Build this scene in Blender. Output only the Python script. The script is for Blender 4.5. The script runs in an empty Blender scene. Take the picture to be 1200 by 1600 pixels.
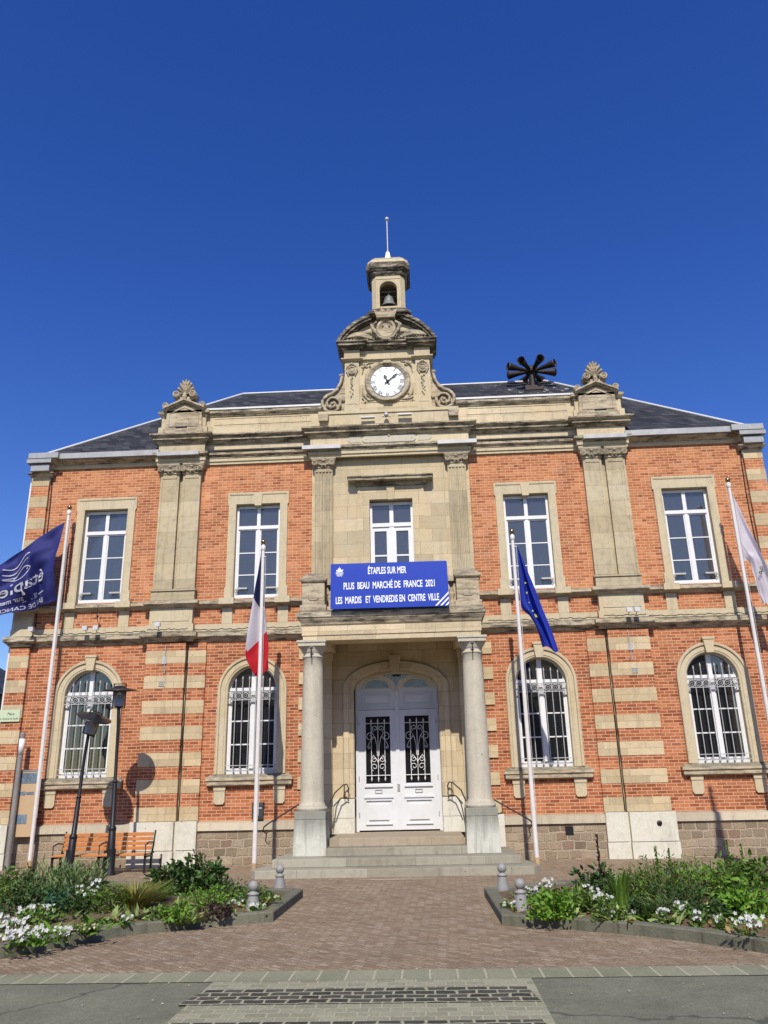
import bpy, math, random
from math import sin, cos, pi, radians as R
from mathutils import Vector, Matrix
random.seed(7)
scn = bpy.context.scene
COL = scn.collection

# ------------------------------------------------------------------ camera
F, YAW, PIT, ROL, CX, CY = 1248.99, -0.044519, 0.331282, -0.022727, 0.6822, 19.4907
fw = Vector((sin(YAW)*cos(PIT), cos(YAW)*cos(PIT), sin(PIT)))
rt = Vector((cos(YAW), -sin(YAW), 0)); up = rt.cross(fw)
r2 = rt*cos(ROL)+up*sin(ROL); u2 = -rt*sin(ROL)+up*cos(ROL)
cam = bpy.data.cameras.new('camera'); co = bpy.data.objects.new('camera', cam); COL.objects.link(co)
cam.sensor_fit = 'VERTICAL'; cam.sensor_height = 24; cam.lens = F/1600*24
cam.clip_end = 2000; cam.clip_start = .1
M = Matrix((r2, u2, -fw)).transposed().to_4x4(); M.translation = (CX, -CY, 1.6)
co.matrix_world = M
scn.camera = co
def at(px, py, Y):          # a point of the photograph at its measured depth
    d = fw*F + r2*(px-600) - u2*(py-800)
    t = (Y+CY)/d.y
    return Vector((CX, -CY, 1.6))+d*t

def at_plane(px, py, z):    # where a pixel's ray meets a level plane
    d = fw*F + r2*(px-600) - u2*(py-800)
    return Vector((CX, -CY, 1.6))+d*((z-1.6)/d.z)
# ------------------------------------------------------------------ tags
def tag(o, label=None, cat=None, group=None, kind=None):
    if label: o['label'] = label
    if cat: o['category'] = cat
    if group: o['group'] = group
    if kind: o['kind'] = kind
    return o
def thing(name, label, cat, loc=(0,0,0), rz=0, group=None):
    o = bpy.data.objects.new(name, None); COL.objects.link(o)
    o.location = loc; o.rotation_euler = (0,0,rz); o.empty_display_size = .2
    return tag(o, label, cat, group)
def part_empty(name, parent):
    o = bpy.data.objects.new(name, None); COL.objects.link(o); o.parent = parent
    return o
def children(o): return [c for c in bpy.data.objects if c.parent == o]
def copy_tree(o, parent=None):
    c = o.copy(); COL.objects.link(c); c.parent = parent
    for ch in children(o): copy_tree(ch, c)
    return c

# ------------------------------------------------------------------ mesh builder
class MB:
    def __init__(s): s.v = []; s.f = []; s.sm = []; s.mi = []; s.cur = 0
    def add(s, vs, fs, smooth=False, T=None):
        b = len(s.v)
        s.v += [tuple(T @ Vector(p)) if T else tuple(p) for p in vs]
        for f in fs:
            s.f.append(tuple(b+i for i in f)); s.sm.append(smooth); s.mi.append(s.cur)
        return s
    def box(s, x0, x1, y0, y1, z0, z1, T=None, ch=0):
        if x0 > x1: x0, x1 = x1, x0
        if y0 > y1: y0, y1 = y1, y0
        if z0 > z1: z0, z1 = z1, z0
        if ch:
            c = ch; vs = []; 
            # chamfer the four vertical edges
            P = [(x0+c,y0),(x1-c,y0),(x1,y0+c),(x1,y1-c),(x1-c,y1),(x0+c,y1),(x0,y1-c),(x0,y0+c)]
            return s.prism_xy(P, z0, z1, T)
        return s.add([(x0,y0,z0),(x1,y0,z0),(x1,y1,z0),(x0,y1,z0),(x0,y0,z1),(x1,y0,z1),(x1,y1,z1),(x0,y1,z1)],
              [(0,3,2,1),(4,5,6,7),(0,1,5,4),(1,2,6,5),(2,3,7,6),(3,0,4,7)], T=T)
    def taper(s, x0,x1,y0,y1,z0,z1,e):   # box whose top is inset by e
        return s.add([(x0,y0,z0),(x1,y0,z0),(x1,y1,z0),(x0,y1,z0),(x0+e,y0+e,z1),(x1-e,y0+e,z1),(x1-e,y1-e,z1),(x0+e,y1-e,z1)],
              [(0,3,2,1),(4,5,6,7),(0,1,5,4),(1,2,6,5),(2,3,7,6),(3,0,4,7)])
    def prism_xy(s, P, z0, z1, T=None):
        n = len(P)
        return s.add([(x,y,z0) for x,y in P]+[(x,y,z1) for x,y in P],
              [tuple(range(n))[::-1], tuple(range(n,2*n))]+[(i,(i+1)%n,n+(i+1)%n,n+i) for i in range(n)], T=T)
    def prism_xz(s, P, y0, y1, T=None, smooth=False):
        n = len(P)
        s.add([(x,y0,z) for x,z in P]+[(x,y1,z) for x,z in P], [tuple(range(n)), tuple(range(n,2*n))[::-1]], T=T)
        return s.add([(x,y0,z) for x,z in P]+[(x,y1,z) for x,z in P], [(i,n+i,n+(i+1)%n,(i+1)%n) for i in range(n)], smooth, T=T)
    def loft(s, rings, smooth=True, caps=True, closed=True, T=None):
        n = len(rings[0]); vs = [p for r in rings for p in r]; fs = []
        for k in range(len(rings)-1):
            for i in range(n if closed else n-1):
                j = (i+1)%n
                fs.append((k*n+i, k*n+j, (k+1)*n+j, (k+1)*n+i))
        s.add(vs, fs, smooth, T)
        if caps and closed:
            s.add(list(rings[0]), [tuple(range(n))[::-1]], False, T); s.add(list(rings[-1]), [tuple(range(n))], False, T)
        return s
    def lathe(s, prof, cx=0, cy=0, n=24, T=None, a0=0, smooth=True):
        return s.loft([[(cx+r*cos(2*pi*i/n+a0), cy+r*sin(2*pi*i/n+a0), z) for i in range(n)] for r, z in prof], smooth, T=T)
    def tube(s, pts, r, n=8, smooth=True):
        pts = [Vector(p) for p in pts]; rings = []
        for k, p in enumerate(pts):
            a = pts[max(k-1,0)]; b = pts[min(k+1,len(pts)-1)]; d = (b-a).normalized()
            ref = Vector((0,0,1)) if abs(d.z) < .9 else Vector((0,1,0))
            u = d.cross(ref).normalized(); w = u.cross(d)
            rr = r[k] if isinstance(r, (list,tuple)) else r
            rings.append([tuple(p+(u*cos(2*pi*i/n)+w*sin(2*pi*i/n))*rr) for i in range(n)])
        return s.loft(rings, smooth)
    def ring(s, c, R_, r, n=16, m=6, axis='y'):
        rings = []
        for k in range(n+1):
            a = 2*pi*k/n; rr = []
            for i in range(m):
                b = 2*pi*i/m; q = R_+r*cos(b); h = r*sin(b)
                rr.append((c[0]+q*cos(a), c[1]+h, c[2]+q*sin(a)) if axis == 'y' else (c[0]+q*cos(a), c[1]+q*sin(a), c[2]+h))
            rings.append(rr)
        return s.loft(rings, True, caps=False)
    def sphere(s, c, r, n=16, m=10, sz=1):
        return s.lathe([(max(r*sin(pi*k/m), 1e-4), c[2]-r*cos(pi*k/m)*sz) for k in range(m+1)], c[0], c[1], n)
    def mould(s, path, prof, caps=True):
        pts = [Vector(p) for p in path]; N = []
        for a, b in zip(pts, pts[1:]):
            d = (b-a).normalized(); N.append(Vector((d.y, -d.x)))
        off = []
        for i in range(len(pts)):
            if i == 0: off.append(N[0])
            elif i == len(pts)-1: off.append(N[-1])
            else: off.append((N[i-1]+N[i])/(1+N[i-1].dot(N[i])))
        n = len(prof); vs = []; fs = []
        for p, o in zip(pts, off):
            for q, z in prof: vs.append((p.x+o.x*q, p.y+o.y*q, z))
        for k in range(len(pts)-1):
            for i in range(n-1):
                fs.append((k*n+i, (k+1)*n+i, (k+1)*n+i+1, k*n+i+1))
        s.add(vs, fs)
        if caps:
            s.add(vs[:n], [tuple(range(n))]); s.add(vs[-n:], [tuple(range(n))[::-1]])
        return s
    def build(s, name, mat, parent=None, loc=None, bevel=0):
        me = bpy.data.meshes.new(name); me.from_pydata(s.v, [], s.f)
        me.polygons.foreach_set('use_smooth', s.sm)
        mats = mat if isinstance(mat, (list,tuple)) else [mat]
        for m in mats: me.materials.append(m)
        if len(mats) > 1: me.polygons.foreach_set('material_index', s.mi)
        me.validate(); me.update()
        o = bpy.data.objects.new(name, me); COL.objects.link(o)
        if parent: o.parent = parent
        if loc: o.location = loc
        if bevel:
            b = o.modifiers.new('b', 'BEVEL'); b.width = bevel; b.segments = 2; b.limit_method = 'ANGLE'; b.angle_limit = R(40)
        return o

def split_build(mb, name, mat, parent=None, bevel=0):
    # one object for each separate piece of the builder
    key = lambda v: (round(v[0],4), round(v[1],4), round(v[2],4)); par = {}
    def find(a):
        while par[a] != a: par[a] = par[par[a]]; a = par[a]
        return a
    for v in mb.v: par.setdefault(key(v), key(v))
    for f in mb.f:
        r = find(key(mb.v[f[0]]))
        for i in f[1:]: par[find(key(mb.v[i]))] = r
    groups = {}
    for f, s_ in zip(mb.f, mb.sm): groups.setdefault(find(key(mb.v[f[0]])), []).append((f, s_))
    out = []
    for g in groups.values():
        n_ = MB(); idx = {}
        for f, s_ in g:
            ff = []
            for i in f:
                if i not in idx: idx[i] = len(n_.v); n_.v.append(mb.v[i])
                ff.append(idx[i])
            n_.f.append(tuple(ff)); n_.sm.append(s_); n_.mi.append(0)
        out.append(n_.build(name, mat, parent, bevel=bevel))
    return out

# ------------------------------------------------------------------ materials
def mat(name):
    m = bpy.data.materials.new(name); m.use_nodes = True
    nt = m.node_tree; return m, nt, nt.nodes['Principled BSDF'], nt.nodes, nt.links
def N(nt, t, **kw):
    n = nt.nodes.new(t)
    for k, v in kw.items():
        if k in n.inputs: n.inputs[k].default_value = v
        else: setattr(n, k, v)
    return n
def coords(nt, scale=(1,1,1), kind='Object'):
    g = N(nt, 'ShaderNodeNewGeometry'); mp = N(nt, 'ShaderNodeMapping'); mp.inputs['Scale'].default_value = scale
    nt.links.new(g.outputs['Position'], mp.inputs[0]); return mp.outputs[0]
def wallcoord(nt):            # u = x + y, v = z : runs round the corners of an axis-aligned building
    g = N(nt, 'ShaderNodeNewGeometry'); s = N(nt, 'ShaderNodeSeparateXYZ'); nt.links.new(g.outputs['Position'], s.inputs[0])
    a = N(nt, 'ShaderNodeMath', operation='ADD'); nt.links.new(s.outputs[0], a.inputs[0]); nt.links.new(s.outputs[1], a.inputs[1])
    c = N(nt, 'ShaderNodeCombineXYZ'); nt.links.new(a.outputs[0], c.inputs[0]); nt.links.new(s.outputs[2], c.inputs[1])
    return c.outputs[0], s.outputs[2]
def noise(nt, vec, scale, detail=4, rough=.6):
    n = N(nt, 'ShaderNodeTexNoise'); n.inputs['Scale'].default_value = scale; n.inputs['Detail'].default_value = detail; n.inputs['Roughness'].default_value = rough
    nt.links.new(vec, n.inputs['Vector']); return n.outputs['Fac']
def ramp(nt, fac, stops):
    r = N(nt, 'ShaderNodeValToRGB'); e = r.color_ramp.elements
    while len(e) < len(stops): e.new(.5)
    for k, (p, c) in enumerate(stops):
        e[k].position = p; e[k].color = (c, c, c, 1) if isinstance(c, (int,float)) else (*c, 1)
    nt.links.new(fac, r.inputs[0]); return r.outputs[0]
def mix(nt, fac, a, b, blend='MIX'):
    m = N(nt, 'ShaderNodeMix', data_type='RGBA', blend_type=blend)
    for sock, val in ((m.inputs[0], fac), (m.inputs[6], a), (m.inputs[7], b)):
        if isinstance(val, (int,float)): sock.default_value = val
        elif isinstance(val, tuple): sock.default_value = (*val, 1)
        else: nt.links.new(val, sock)
    return m.outputs[2]
def bump(nt, bsdf, h, dist=.01, strength=1):
    b = N(nt, 'ShaderNodeBump'); b.inputs['Strength'].default_value = strength; b.inputs['Distance'].default_value = dist
    nt.links.new(h, b.inputs['Height']); nt.links.new(b.outputs[0], bsdf.inputs['Normal'])
def plain(name, col, rough=.6, metal=0, var=.12, nscale=14, spec=.5):
    m, nt, b, n, l = mat(name); v = coords(nt)
    f = noise(nt, v, nscale); f2 = noise(nt, v, nscale/9, 3)
    fr = ramp(nt, f, [(.3, 1-var), (.7, 1+0*var)]); fr2 = ramp(nt, f2, [(.3, 1-var), (.7, 1)])
    c = mix(nt, 1., mix(nt, 1., col, fr, 'MULTIPLY'), fr2, 'MULTIPLY')
    l.new(c, b.inputs['Base Color']); b.inputs['Roughness'].default_value = rough; b.inputs['Metallic'].default_value = metal
    b.inputs['Specular IOR Level'].default_value = spec
    bump(nt, b, f, .002, .4)
    return m

def brick_mat(name='brick'):
    m, nt, b, n, l = mat(name); uv, z = wallcoord(nt)
    def bt(w=.222, h=.0735, seedoff=0, c1=(0,0,0), c2=(1,1,1)):
        t = N(nt, 'ShaderNodeTexBrick'); t.inputs['Scale'].default_value = 1; t.inputs['Mortar Size'].default_value = .0075
        t.inputs['Brick Width'].default_value = w; t.inputs['Row Height'].default_value = h; t.inputs['Mortar Smooth'].default_value = .25
        t.inputs['Bias'].default_value = 0; t.inputs['Color1'].default_value = (*c1,1); t.inputs['Color2'].default_value = (*c2,1); t.inputs['Mortar'].default_value = (0.5,.5,.5,1)
        l.new(uv, t.inputs['Vector']); return t
    t = bt()
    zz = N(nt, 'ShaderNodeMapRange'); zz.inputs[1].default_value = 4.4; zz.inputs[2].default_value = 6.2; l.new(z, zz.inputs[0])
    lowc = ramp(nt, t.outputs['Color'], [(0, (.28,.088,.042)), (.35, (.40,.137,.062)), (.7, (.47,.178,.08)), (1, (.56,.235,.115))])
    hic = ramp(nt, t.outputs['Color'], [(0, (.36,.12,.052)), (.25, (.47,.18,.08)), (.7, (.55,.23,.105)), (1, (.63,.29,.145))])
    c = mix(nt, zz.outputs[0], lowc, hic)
    big = noise(nt, uv, .9, 5, .6); c = mix(nt, 1., c, ramp(nt, big, [(.3, (.80,.76,.74)), (.65, (1.06,1.04,1.02))]), 'MULTIPLY')
    # a few burnt headers
    v = N(nt, 'ShaderNodeTexWhiteNoise', noise_dimensions='2D')
    sn = N(nt, 'ShaderNodeVectorMath', operation='SNAP'); sn.inputs[1].default_value = (.111,.0735,1); l.new(uv, sn.inputs[0]); l.new(sn.outputs[0], v.inputs['Vector'])
    c = mix(nt, ramp(nt, v.outputs['Value'], [(.988, 0), (.992, .65)]), c, (.12,.05,.035))
    fine = noise(nt, uv, 40, 3); c = mix(nt, 1., c, ramp(nt, fine, [(.3, .85), (.7, 1.05)]), 'MULTIPLY')
    sk = noise(nt, coords(nt, (2.2,2.2,.25)), 1.2, 5, .65); c = mix(nt, 1., c, ramp(nt, sk, [(.35, (.78,.76,.75)), (.62, (1.05,1.04,1.03))]), 'MULTIPLY')
    pt = noise(nt, uv, 2.6, 2, .5); mc = mix(nt, ramp(nt, pt, [(.55, 0), (.7, 1)]), (.63,.38,.23), (.57,.43,.31))
    c = mix(nt, t.outputs['Fac'], c, mc)
    l.new(c, b.inputs['Base Color']); b.inputs['Roughness'].default_value = .9; b.inputs['Specular IOR Level'].default_value = .2
    hgt = N(nt, 'ShaderNodeMath', operation='SUBTRACT'); hgt.inputs[0].default_value = 1; l.new(t.outputs['Fac'], hgt.inputs[1])
    h2 = N(nt, 'ShaderNodeMath', operation='MULTIPLY_ADD'); l.new(fine, h2.inputs[0]); h2.inputs[1].default_value = .5; l.new(hgt.outputs[0], h2.inputs[2])
    bump(nt, b, h2.outputs[0], .006, .8)
    return m

def stone_mat(name, base=(.545,.475,.33), dirt=(.17,.15,.12), amount=.35, black=0, joints=None, topdirt=.8, warm=.5, streak=.35, bk=(.45,.60)):
    m, nt, b, n, l = mat(name); p = coords(nt); uv, z = wallcoord(nt)
    big = noise(nt, p, 1.1, 6, .65); mid = noise(nt, p, 6, 5, .6); fine = noise(nt, p, 45, 4, .6)
    c = mix(nt, ramp(nt, big, [(.35, 0), (.7, warm)]), base, (base[0]*1.04, base[1]*.90, base[2]*.72))
    c = mix(nt, 1., c, ramp(nt, fine, [(.25, .84), (.7, 1.06)]), 'MULTIPLY')
    c = mix(nt, ramp(nt, mid, [(.5, 0), (.85, amount)]), c, dirt)
    st = noise(nt, coords(nt, (5,5,.5)), 1.6, 5, .6)
    c = mix(nt, ramp(nt, st, [(.52, 0), (.8, streak)]), c, dirt)
    if black:
        bkn = noise(nt, coords(nt, (1.6,1.6,9)), 1.7, 6, .72)
        c = mix(nt, ramp(nt, bkn, [(bk[0], 0), (bk[1], black)]), c, (.055,.048,.04))
    h = fine
    if joints:
        t = N(nt, 'ShaderNodeTexBrick'); t.inputs['Scale'].default_value = 1; t.inputs['Mortar Size'].default_value = .004
        t.inputs['Brick Width'].default_value = joints[0]; t.inputs['Row Height'].default_value = joints[1]
        t.inputs['Color1'].default_value = (.80,.79,.77,1); t.inputs['Color2'].default_value = (1.06,1.06,1.06,1); t.inputs['Mortar'].default_value = (.55,.52,.48,1)
        mp = N(nt, 'ShaderNodeMapping'); mp.inputs['Location'].default_value = (joints[2] if len(joints) > 2 else 0, joints[3] if len(joints) > 3 else 0, 0); l.new(uv, mp.inputs[0])
        l.new(mp.outputs[0], t.inputs['Vector']); c = mix(nt, 1., c, t.outputs['Color'], 'MULTIPLY')
    g = N(nt, 'ShaderNodeNewGeometry'); s = N(nt, 'ShaderNodeSeparateXYZ'); l.new(g.outputs['Normal'], s.inputs[0])
    tf = N(nt, 'ShaderNodeMath', operation='MULTIPLY'); l.new(ramp(nt, s.outputs[2], [(.35, 0), (.7, 1)]), tf.inputs[0]); l.new(ramp(nt, mid, [(.3, .4), (.6, topdirt)]), tf.inputs[1])
    c = mix(nt, tf.outputs[0], c, (.12,.115,.085))
    # small shell scars in the stone
    vo = N(nt, 'ShaderNodeTexVoronoi'); vo.inputs['Scale'].default_value = 3.2; l.new(p, vo.inputs['Vector'])
    c = mix(nt, ramp(nt, vo.outputs['Distance'], [(.035, .7), (.06, 0)]), c, (.10,.085,.065))
    l.new(c, b.inputs['Base Color']); b.inputs['Roughness'].default_value = .92; b.inputs['Specular IOR Level'].default_value = .2
    ad = N(nt, 'ShaderNodeMath', operation='MULTIPLY_ADD'); l.new(mid, ad.inputs[0]); ad.inputs[1].default_value = 1.5; l.new(h, ad.inputs[2])
    bump(nt, b, ad.outputs[0], .010, .7)
    return m

def top_stain(m, z0, z1, col, f):
    nt = m.node_tree; b = nt.nodes['Principled BSDF']; src = b.inputs['Base Color'].links[0].from_socket
    g = N(nt, 'ShaderNodeNewGeometry'); s = N(nt, 'ShaderNodeSeparateXYZ'); nt.links.new(g.outputs['Position'], s.inputs[0])
    ad = N(nt, 'ShaderNodeMath', operation='MULTIPLY_ADD'); nt.links.new(noise(nt, coords(nt, (4,4,.6)), 2, 5, .6), ad.inputs[0]); ad.inputs[1].default_value = .55; nt.links.new(s.outputs[2], ad.inputs[2])
    mr = N(nt, 'ShaderNodeMapRange'); mr.inputs[1].default_value = z0+.27; mr.inputs[2].default_value = z1+.27; mr.inputs[4].default_value = f; nt.links.new(ad.outputs[0], mr.inputs[0])
    nt.links.new(mix(nt, mr.outputs[0], src, col), b.inputs['Base Color'])
def block_mat(name, w, h, cols, mortar, msize=.012, plane='wall', rot=0, bumpd=.012, squash=0, nz=.0, nscale=3, rough=.9, scale_noise=1.2, chips=False):
    m, nt, b, n, l = mat(name)
    if plane == 'wall': uv, _ = wallcoord(nt)
    else: uv = coords(nt)
    if nz:
        nn = N(nt, 'ShaderNodeTexNoise'); nn.inputs['Scale'].default_value = nscale; nn.inputs['Detail'].default_value = 3; l.new(uv, nn.inputs['Vector'])
        sub = N(nt, 'ShaderNodeVectorMath', operation='SUBTRACT'); l.new(nn.outputs['Color'], sub.inputs[0]); sub.inputs[1].default_value = (.5,.5,.5)
        ma = N(nt, 'ShaderNodeVectorMath', operation='MULTIPLY_ADD'); l.new(sub.outputs[0], ma.inputs[0]); ma.inputs[1].default_value = (nz,nz,0); l.new(uv, ma.inputs[2]); uv = ma.outputs[0]
    mp = N(nt, 'ShaderNodeMapping'); mp.inputs['Rotation'].default_value = (0,0,rot); l.new(uv, mp.inputs[0])
    t = N(nt, 'ShaderNodeTexBrick'); t.inputs['Scale'].default_value = 1; t.inputs['Mortar Size'].default_value = msize; t.inputs['Mortar Smooth'].default_value = .3
    t.inputs['Brick Width'].default_value = w; t.inputs['Row Height'].default_value = h; t.inputs['Color1'].default_value = (0,0,0,1); t.inputs['Color2'].default_value = (1,1,1,1)
    t.offset = .45
    l.new(mp.outputs[0], t.inputs['Vector'])
    c = ramp(nt, t.outputs['Color'], [(k/(len(cols)-1), q) for k, q in enumerate(cols)])
    big = noise(nt, coords(nt), scale_noise, 6, .65); fine = noise(nt, coords(nt), 30, 4, .65)
    c = mix(nt, 1., c, ramp(nt, big, [(.3, .78), (.7, 1.08)]), 'MULTIPLY'); c = mix(nt, 1., c, ramp(nt, fine, [(.25, .72), (.75, 1.15)]), 'MULTIPLY')
    if chips:
        ch = noise(nt, coords(nt, (1,1,1)), 13, 5, .75); c = mix(nt, ramp(nt, ch, [(.30, .75), (.40, 0)]), c, (.11,.07,.05)); c = mix(nt, ramp(nt, ch, [(.66, 0), (.74, .6)]), c, (.50,.42,.33))
    mo = mix(nt, 1., mortar, ramp(nt, fine, [(.3, .75), (.7, 1.1)]), 'MULTIPLY')
    c = mix(nt, t.outputs['Fac'], c, mo)
    l.new(c, b.inputs['Base Color']); b.inputs['Roughness'].default_value = rough; b.inputs['Specular IOR Level'].default_value = .25
    hh = N(nt, 'ShaderNodeMath', operation='MULTIPLY_ADD'); l.new(t.outputs['Fac'], hh.inputs[0]); hh.inputs[1].default_value = -1; l.new(fine, hh.inputs[2])
    bump(nt, b, hh.outputs[0], bumpd, .8)
    return m

def leaf_mat(name, c1, c2, tr=.3, rough=.5):
    m, nt, b, n, l = mat(name)
    g = N(nt, 'ShaderNodeNewGeometry')
    c = ramp(nt, g.outputs['Random Per Island'], [(0, c1), (1, c2)])
    c = mix(nt, 1., c, ramp(nt, noise(nt, coords(nt), 9), [(.3, .75), (.7, 1.1)]), 'MULTIPLY')
    l.new(c, b.inputs['Base Color']); b.inputs['Roughness'].default_value = rough; b.inputs['Specular IOR Level'].default_value = .35
    t = N(nt, 'ShaderNodeBsdfTranslucent'); l.new(c, t.inputs[0]); ms = N(nt, 'ShaderNodeMixShader'); ms.inputs[0].default_value = tr
    l.new(b.outputs[0], ms.inputs[1]); l.new(t.outputs[0], ms.inputs[2]); l.new(ms.outputs[0], nt.nodes['Material Output'].inputs[0])
    return m
def cloth_mat(name, c, tr=.3):
    m, nt, b, n, l = mat(name)
    w = noise(nt, coords(nt, (40,40,40)), 1, 2)
    cc = mix(nt, 1., c, ramp(nt, w, [(.3, .9), (.7, 1.03)]), 'MULTIPLY')
    l.new(cc, b.inputs['Base Color']); b.inputs['Roughness'].default_value = .75
    t = N(nt, 'ShaderNodeBsdfTranslucent'); l.new(cc, t.inputs[0]); ms = N(nt, 'ShaderNodeMixShader'); ms.inputs[0].default_value = tr
    l.new(b.outputs[0], ms.inputs[1]); l.new(t.outputs[0], ms.inputs[2]); l.new(ms.outputs[0], nt.nodes['Material Output'].inputs[0])
    return m
def glass_mat(name, tint=(.55,.6,.62), refl=1.9, dust=.02, tone=(1,.90,.76)):
    m, nt, b, n, l = mat(name); n.remove(b)
    tr = N(nt, 'ShaderNodeBsdfTransparent'); tr.inputs[0].default_value = (*tint, 1)
    gl = N(nt, 'ShaderNodeBsdfGlossy'); gl.inputs['Roughness'].default_value = .02; gl.inputs[0].default_value = (*tone,1)
    nz = noise(nt, coords(nt), .9, 1); bp = N(nt, 'ShaderNodeBump'); bp.inputs['Distance'].default_value = .012; bp.inputs['Strength'].default_value = .5; l.new(nz, bp.inputs['Height']); l.new(bp.outputs[0], gl.inputs['Normal'])
    fr = N(nt, 'ShaderNodeFresnel'); fr.inputs[0].default_value = refl
    ms = N(nt, 'ShaderNodeMixShader'); l.new(fr.outputs[0], ms.inputs[0]); l.new(tr.outputs[0], ms.inputs[1]); l.new(gl.outputs[0], ms.inputs[2])
    df = N(nt, 'ShaderNodeBsdfDiffuse'); df.inputs[0].default_value = (.62,.66,.72,1); m2 = N(nt, 'ShaderNodeMixShader'); m2.inputs[0].default_value = dust
    l.new(ms.outputs[0], m2.inputs[1]); l.new(df.outputs[0], m2.inputs[2]); l.new(m2.outputs[0], nt.nodes['Material Output'].inputs[0]); return m

BRICK = brick_mat()
STONE = stone_mat('limestone')
ASHLAR = stone_mat('ashlar_limestone', (.57,.485,.33), joints=(.72,.34,.1,.02), amount=.2, streak=.25)
BAND = stone_mat('band_limestone', (.57,.47,.305), joints=(.85,.6,.0,.08), amount=.25)
PILA = stone_mat('pilaster_limestone', (.50,.435,.30), joints=(3.1,.42,.4,.05), amount=.55, streak=.6)
CORN = stone_mat('weathered_cornice', (.53,.465,.345), black=.85, amount=.55, joints=(1.25,5,.3,.1))
FRIEZE = stone_mat('frieze_limestone', (.65,.555,.385), black=.1, amount=.3, joints=(1.3,5,.3,.1))
CORND = stone_mat('blackened_cornice', (.46,.41,.31), black=.95, amount=.7, bk=(.36,.52))
CARVED = stone_mat('carved_limestone', (.51,.44,.32), black=.55, amount=.5)
GREYST = stone_mat('grey_column_stone', (.52,.48,.385), dirt=(.2,.2,.17), amount=.3, warm=.15, topdirt=.5)
PAINT = stone_mat('pale_painted_plinth', (.64,.62,.52), dirt=(.30,.28,.22), amount=.45, warm=.1, streak=.5, topdirt=.4)
PEDE = stone_mat('pedestal_stone', (.56,.56,.49), dirt=(.16,.16,.135), amount=.35, warm=.05, streak=.85, topdirt=.6)
top_stain(PEDE, .55, 1.0, (.19,.19,.155), .8)
PLCAP = stone_mat('plinth_cap', (.60,.53,.40), amount=.2, warm=.1, topdirt=.3, joints=(1.3,5,.2,.3))
STEP = stone_mat('step_stone', (.37,.35,.28), dirt=(.18,.17,.14), amount=.5, warm=.1, topdirt=.25, joints=(1.35,5,.2,.1), streak=.6)
LAND = stone_mat('landing_stone', (.42,.35,.26), amount=.4, warm=.3, topdirt=.1, joints=(1.9,5,.2,.1))
KERBM = stone_mat('kerb_stone', (.175,.175,.13), dirt=(.055,.057,.042), amount=.55, warm=0, topdirt=.0, joints=(1.0,5,.2,.1), streak=.75)
RUBBLE = block_mat('rubble_sandstone', .27, .185, [(.21,.165,.11),(.38,.30,.205),(.31,.24,.16),(.45,.36,.25),(.28,.18,.12),(.50,.41,.29)], (.42,.34,.245), .022, nz=.10, nscale=4, bumpd=.04)
PAVER = block_mat('red_clay_pavers', .15, .085, [(.27,.19,.12),(.33,.24,.16),(.365,.275,.185),(.42,.325,.235)], (.25,.195,.13), .009, plane='floor', rot=.75, nz=.06, nscale=9, bumpd=.05, chips=True)
GUTTERM = block_mat('gutter_slabs', .25, 2.2, [(.215,.22,.145),(.265,.265,.18)], (.38,.36,.25), .012, plane='floor', bumpd=.004)
SETTL = block_mat('light_setts', .17, .12, [(.235,.235,.16),(.275,.27,.185),(.32,.31,.215)], (.35,.335,.235), .010, plane='floor', nz=.03, nscale=4, bumpd=.006)
SETTD = block_mat('dark_setts', .17, .122, [(.035,.037,.030),(.055,.057,.046),(.08,.08,.066)], (.33,.32,.22), .013, plane='floor', nz=.07, nscale=6, bumpd=.012, rough=.6)
def asphalt():
    m, nt, b, n, l = mat('asphalt'); v = coords(nt)
    f = noise(nt, v, 95, 3, .7); f2 = noise(nt, v, 1.1, 6, .65); f3 = noise(nt, v, 9, 4)
    c = mix(nt, 1., (.175,.175,.125), ramp(nt, f, [(.30, .55), (.52, 1), (.72, 1.35)]), 'MULTIPLY'); c = mix(nt, 1., c, ramp(nt, f2, [(.3, .72), (.68, 1.1)]), 'MULTIPLY'); c = mix(nt, 1., c, ramp(nt, f3, [(.3, .88), (.7, 1.05)]), 'MULTIPLY')
    vo = N(nt, 'ShaderNodeTexVoronoi', feature='DISTANCE_TO_EDGE'); vo.inputs['Scale'].default_value = .42
    nn = N(nt, 'ShaderNodeTexNoise'); nn.inputs['Scale'].default_value = 2.5; nn.inputs['Detail'].default_value = 5; l.new(v, nn.inputs['Vector'])
    ma = N(nt, 'ShaderNodeVectorMath', operation='MULTIPLY_ADD'); l.new(nn.outputs['Color'], ma.inputs[0]); ma.inputs[1].default_value = (.6,.6,0); l.new(v, ma.inputs[2]); l.new(ma.outputs[0], vo.inputs['Vector'])
    c = mix(nt, ramp(nt, vo.outputs['Distance'], [(.004, .7), (.012, 0)]), c, (.05,.05,.042))
    l.new(c, b.inputs['Base Color']); b.inputs['Roughness'].default_value = .9; b.inputs['Specular IOR Level'].default_value = .3; bump(nt, b, f, .006, .8); return m
ASPH = asphalt()
SLATE = block_mat('slate', .22, .14, [(.020,.021,.024),(.038,.039,.043),(.068,.069,.072)], (.015,.015,.017), .008, bumpd=.01, rough=.6)
ZINC = plain('zinc', (.43,.43,.42), .45, .35, .2, 6)
ZINCW = plain('bright_zinc', (.60,.60,.59), .5, .1, .12, 6)
WHITE = plain('white_paint', (.76,.76,.75), .4, var=.09)
DOORW = plain('door_white', (.69,.70,.71), .35, var=.07, nscale=5)
CREAMW = plain('cream_arch_paint', (.72,.68,.56), .5, var=.08)
IRON = plain('black_iron', (.018,.018,.02), .45, .3, .2)
GRILLE = plain('painted_grille', (.50,.50,.49), .5, .2, .15)
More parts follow.
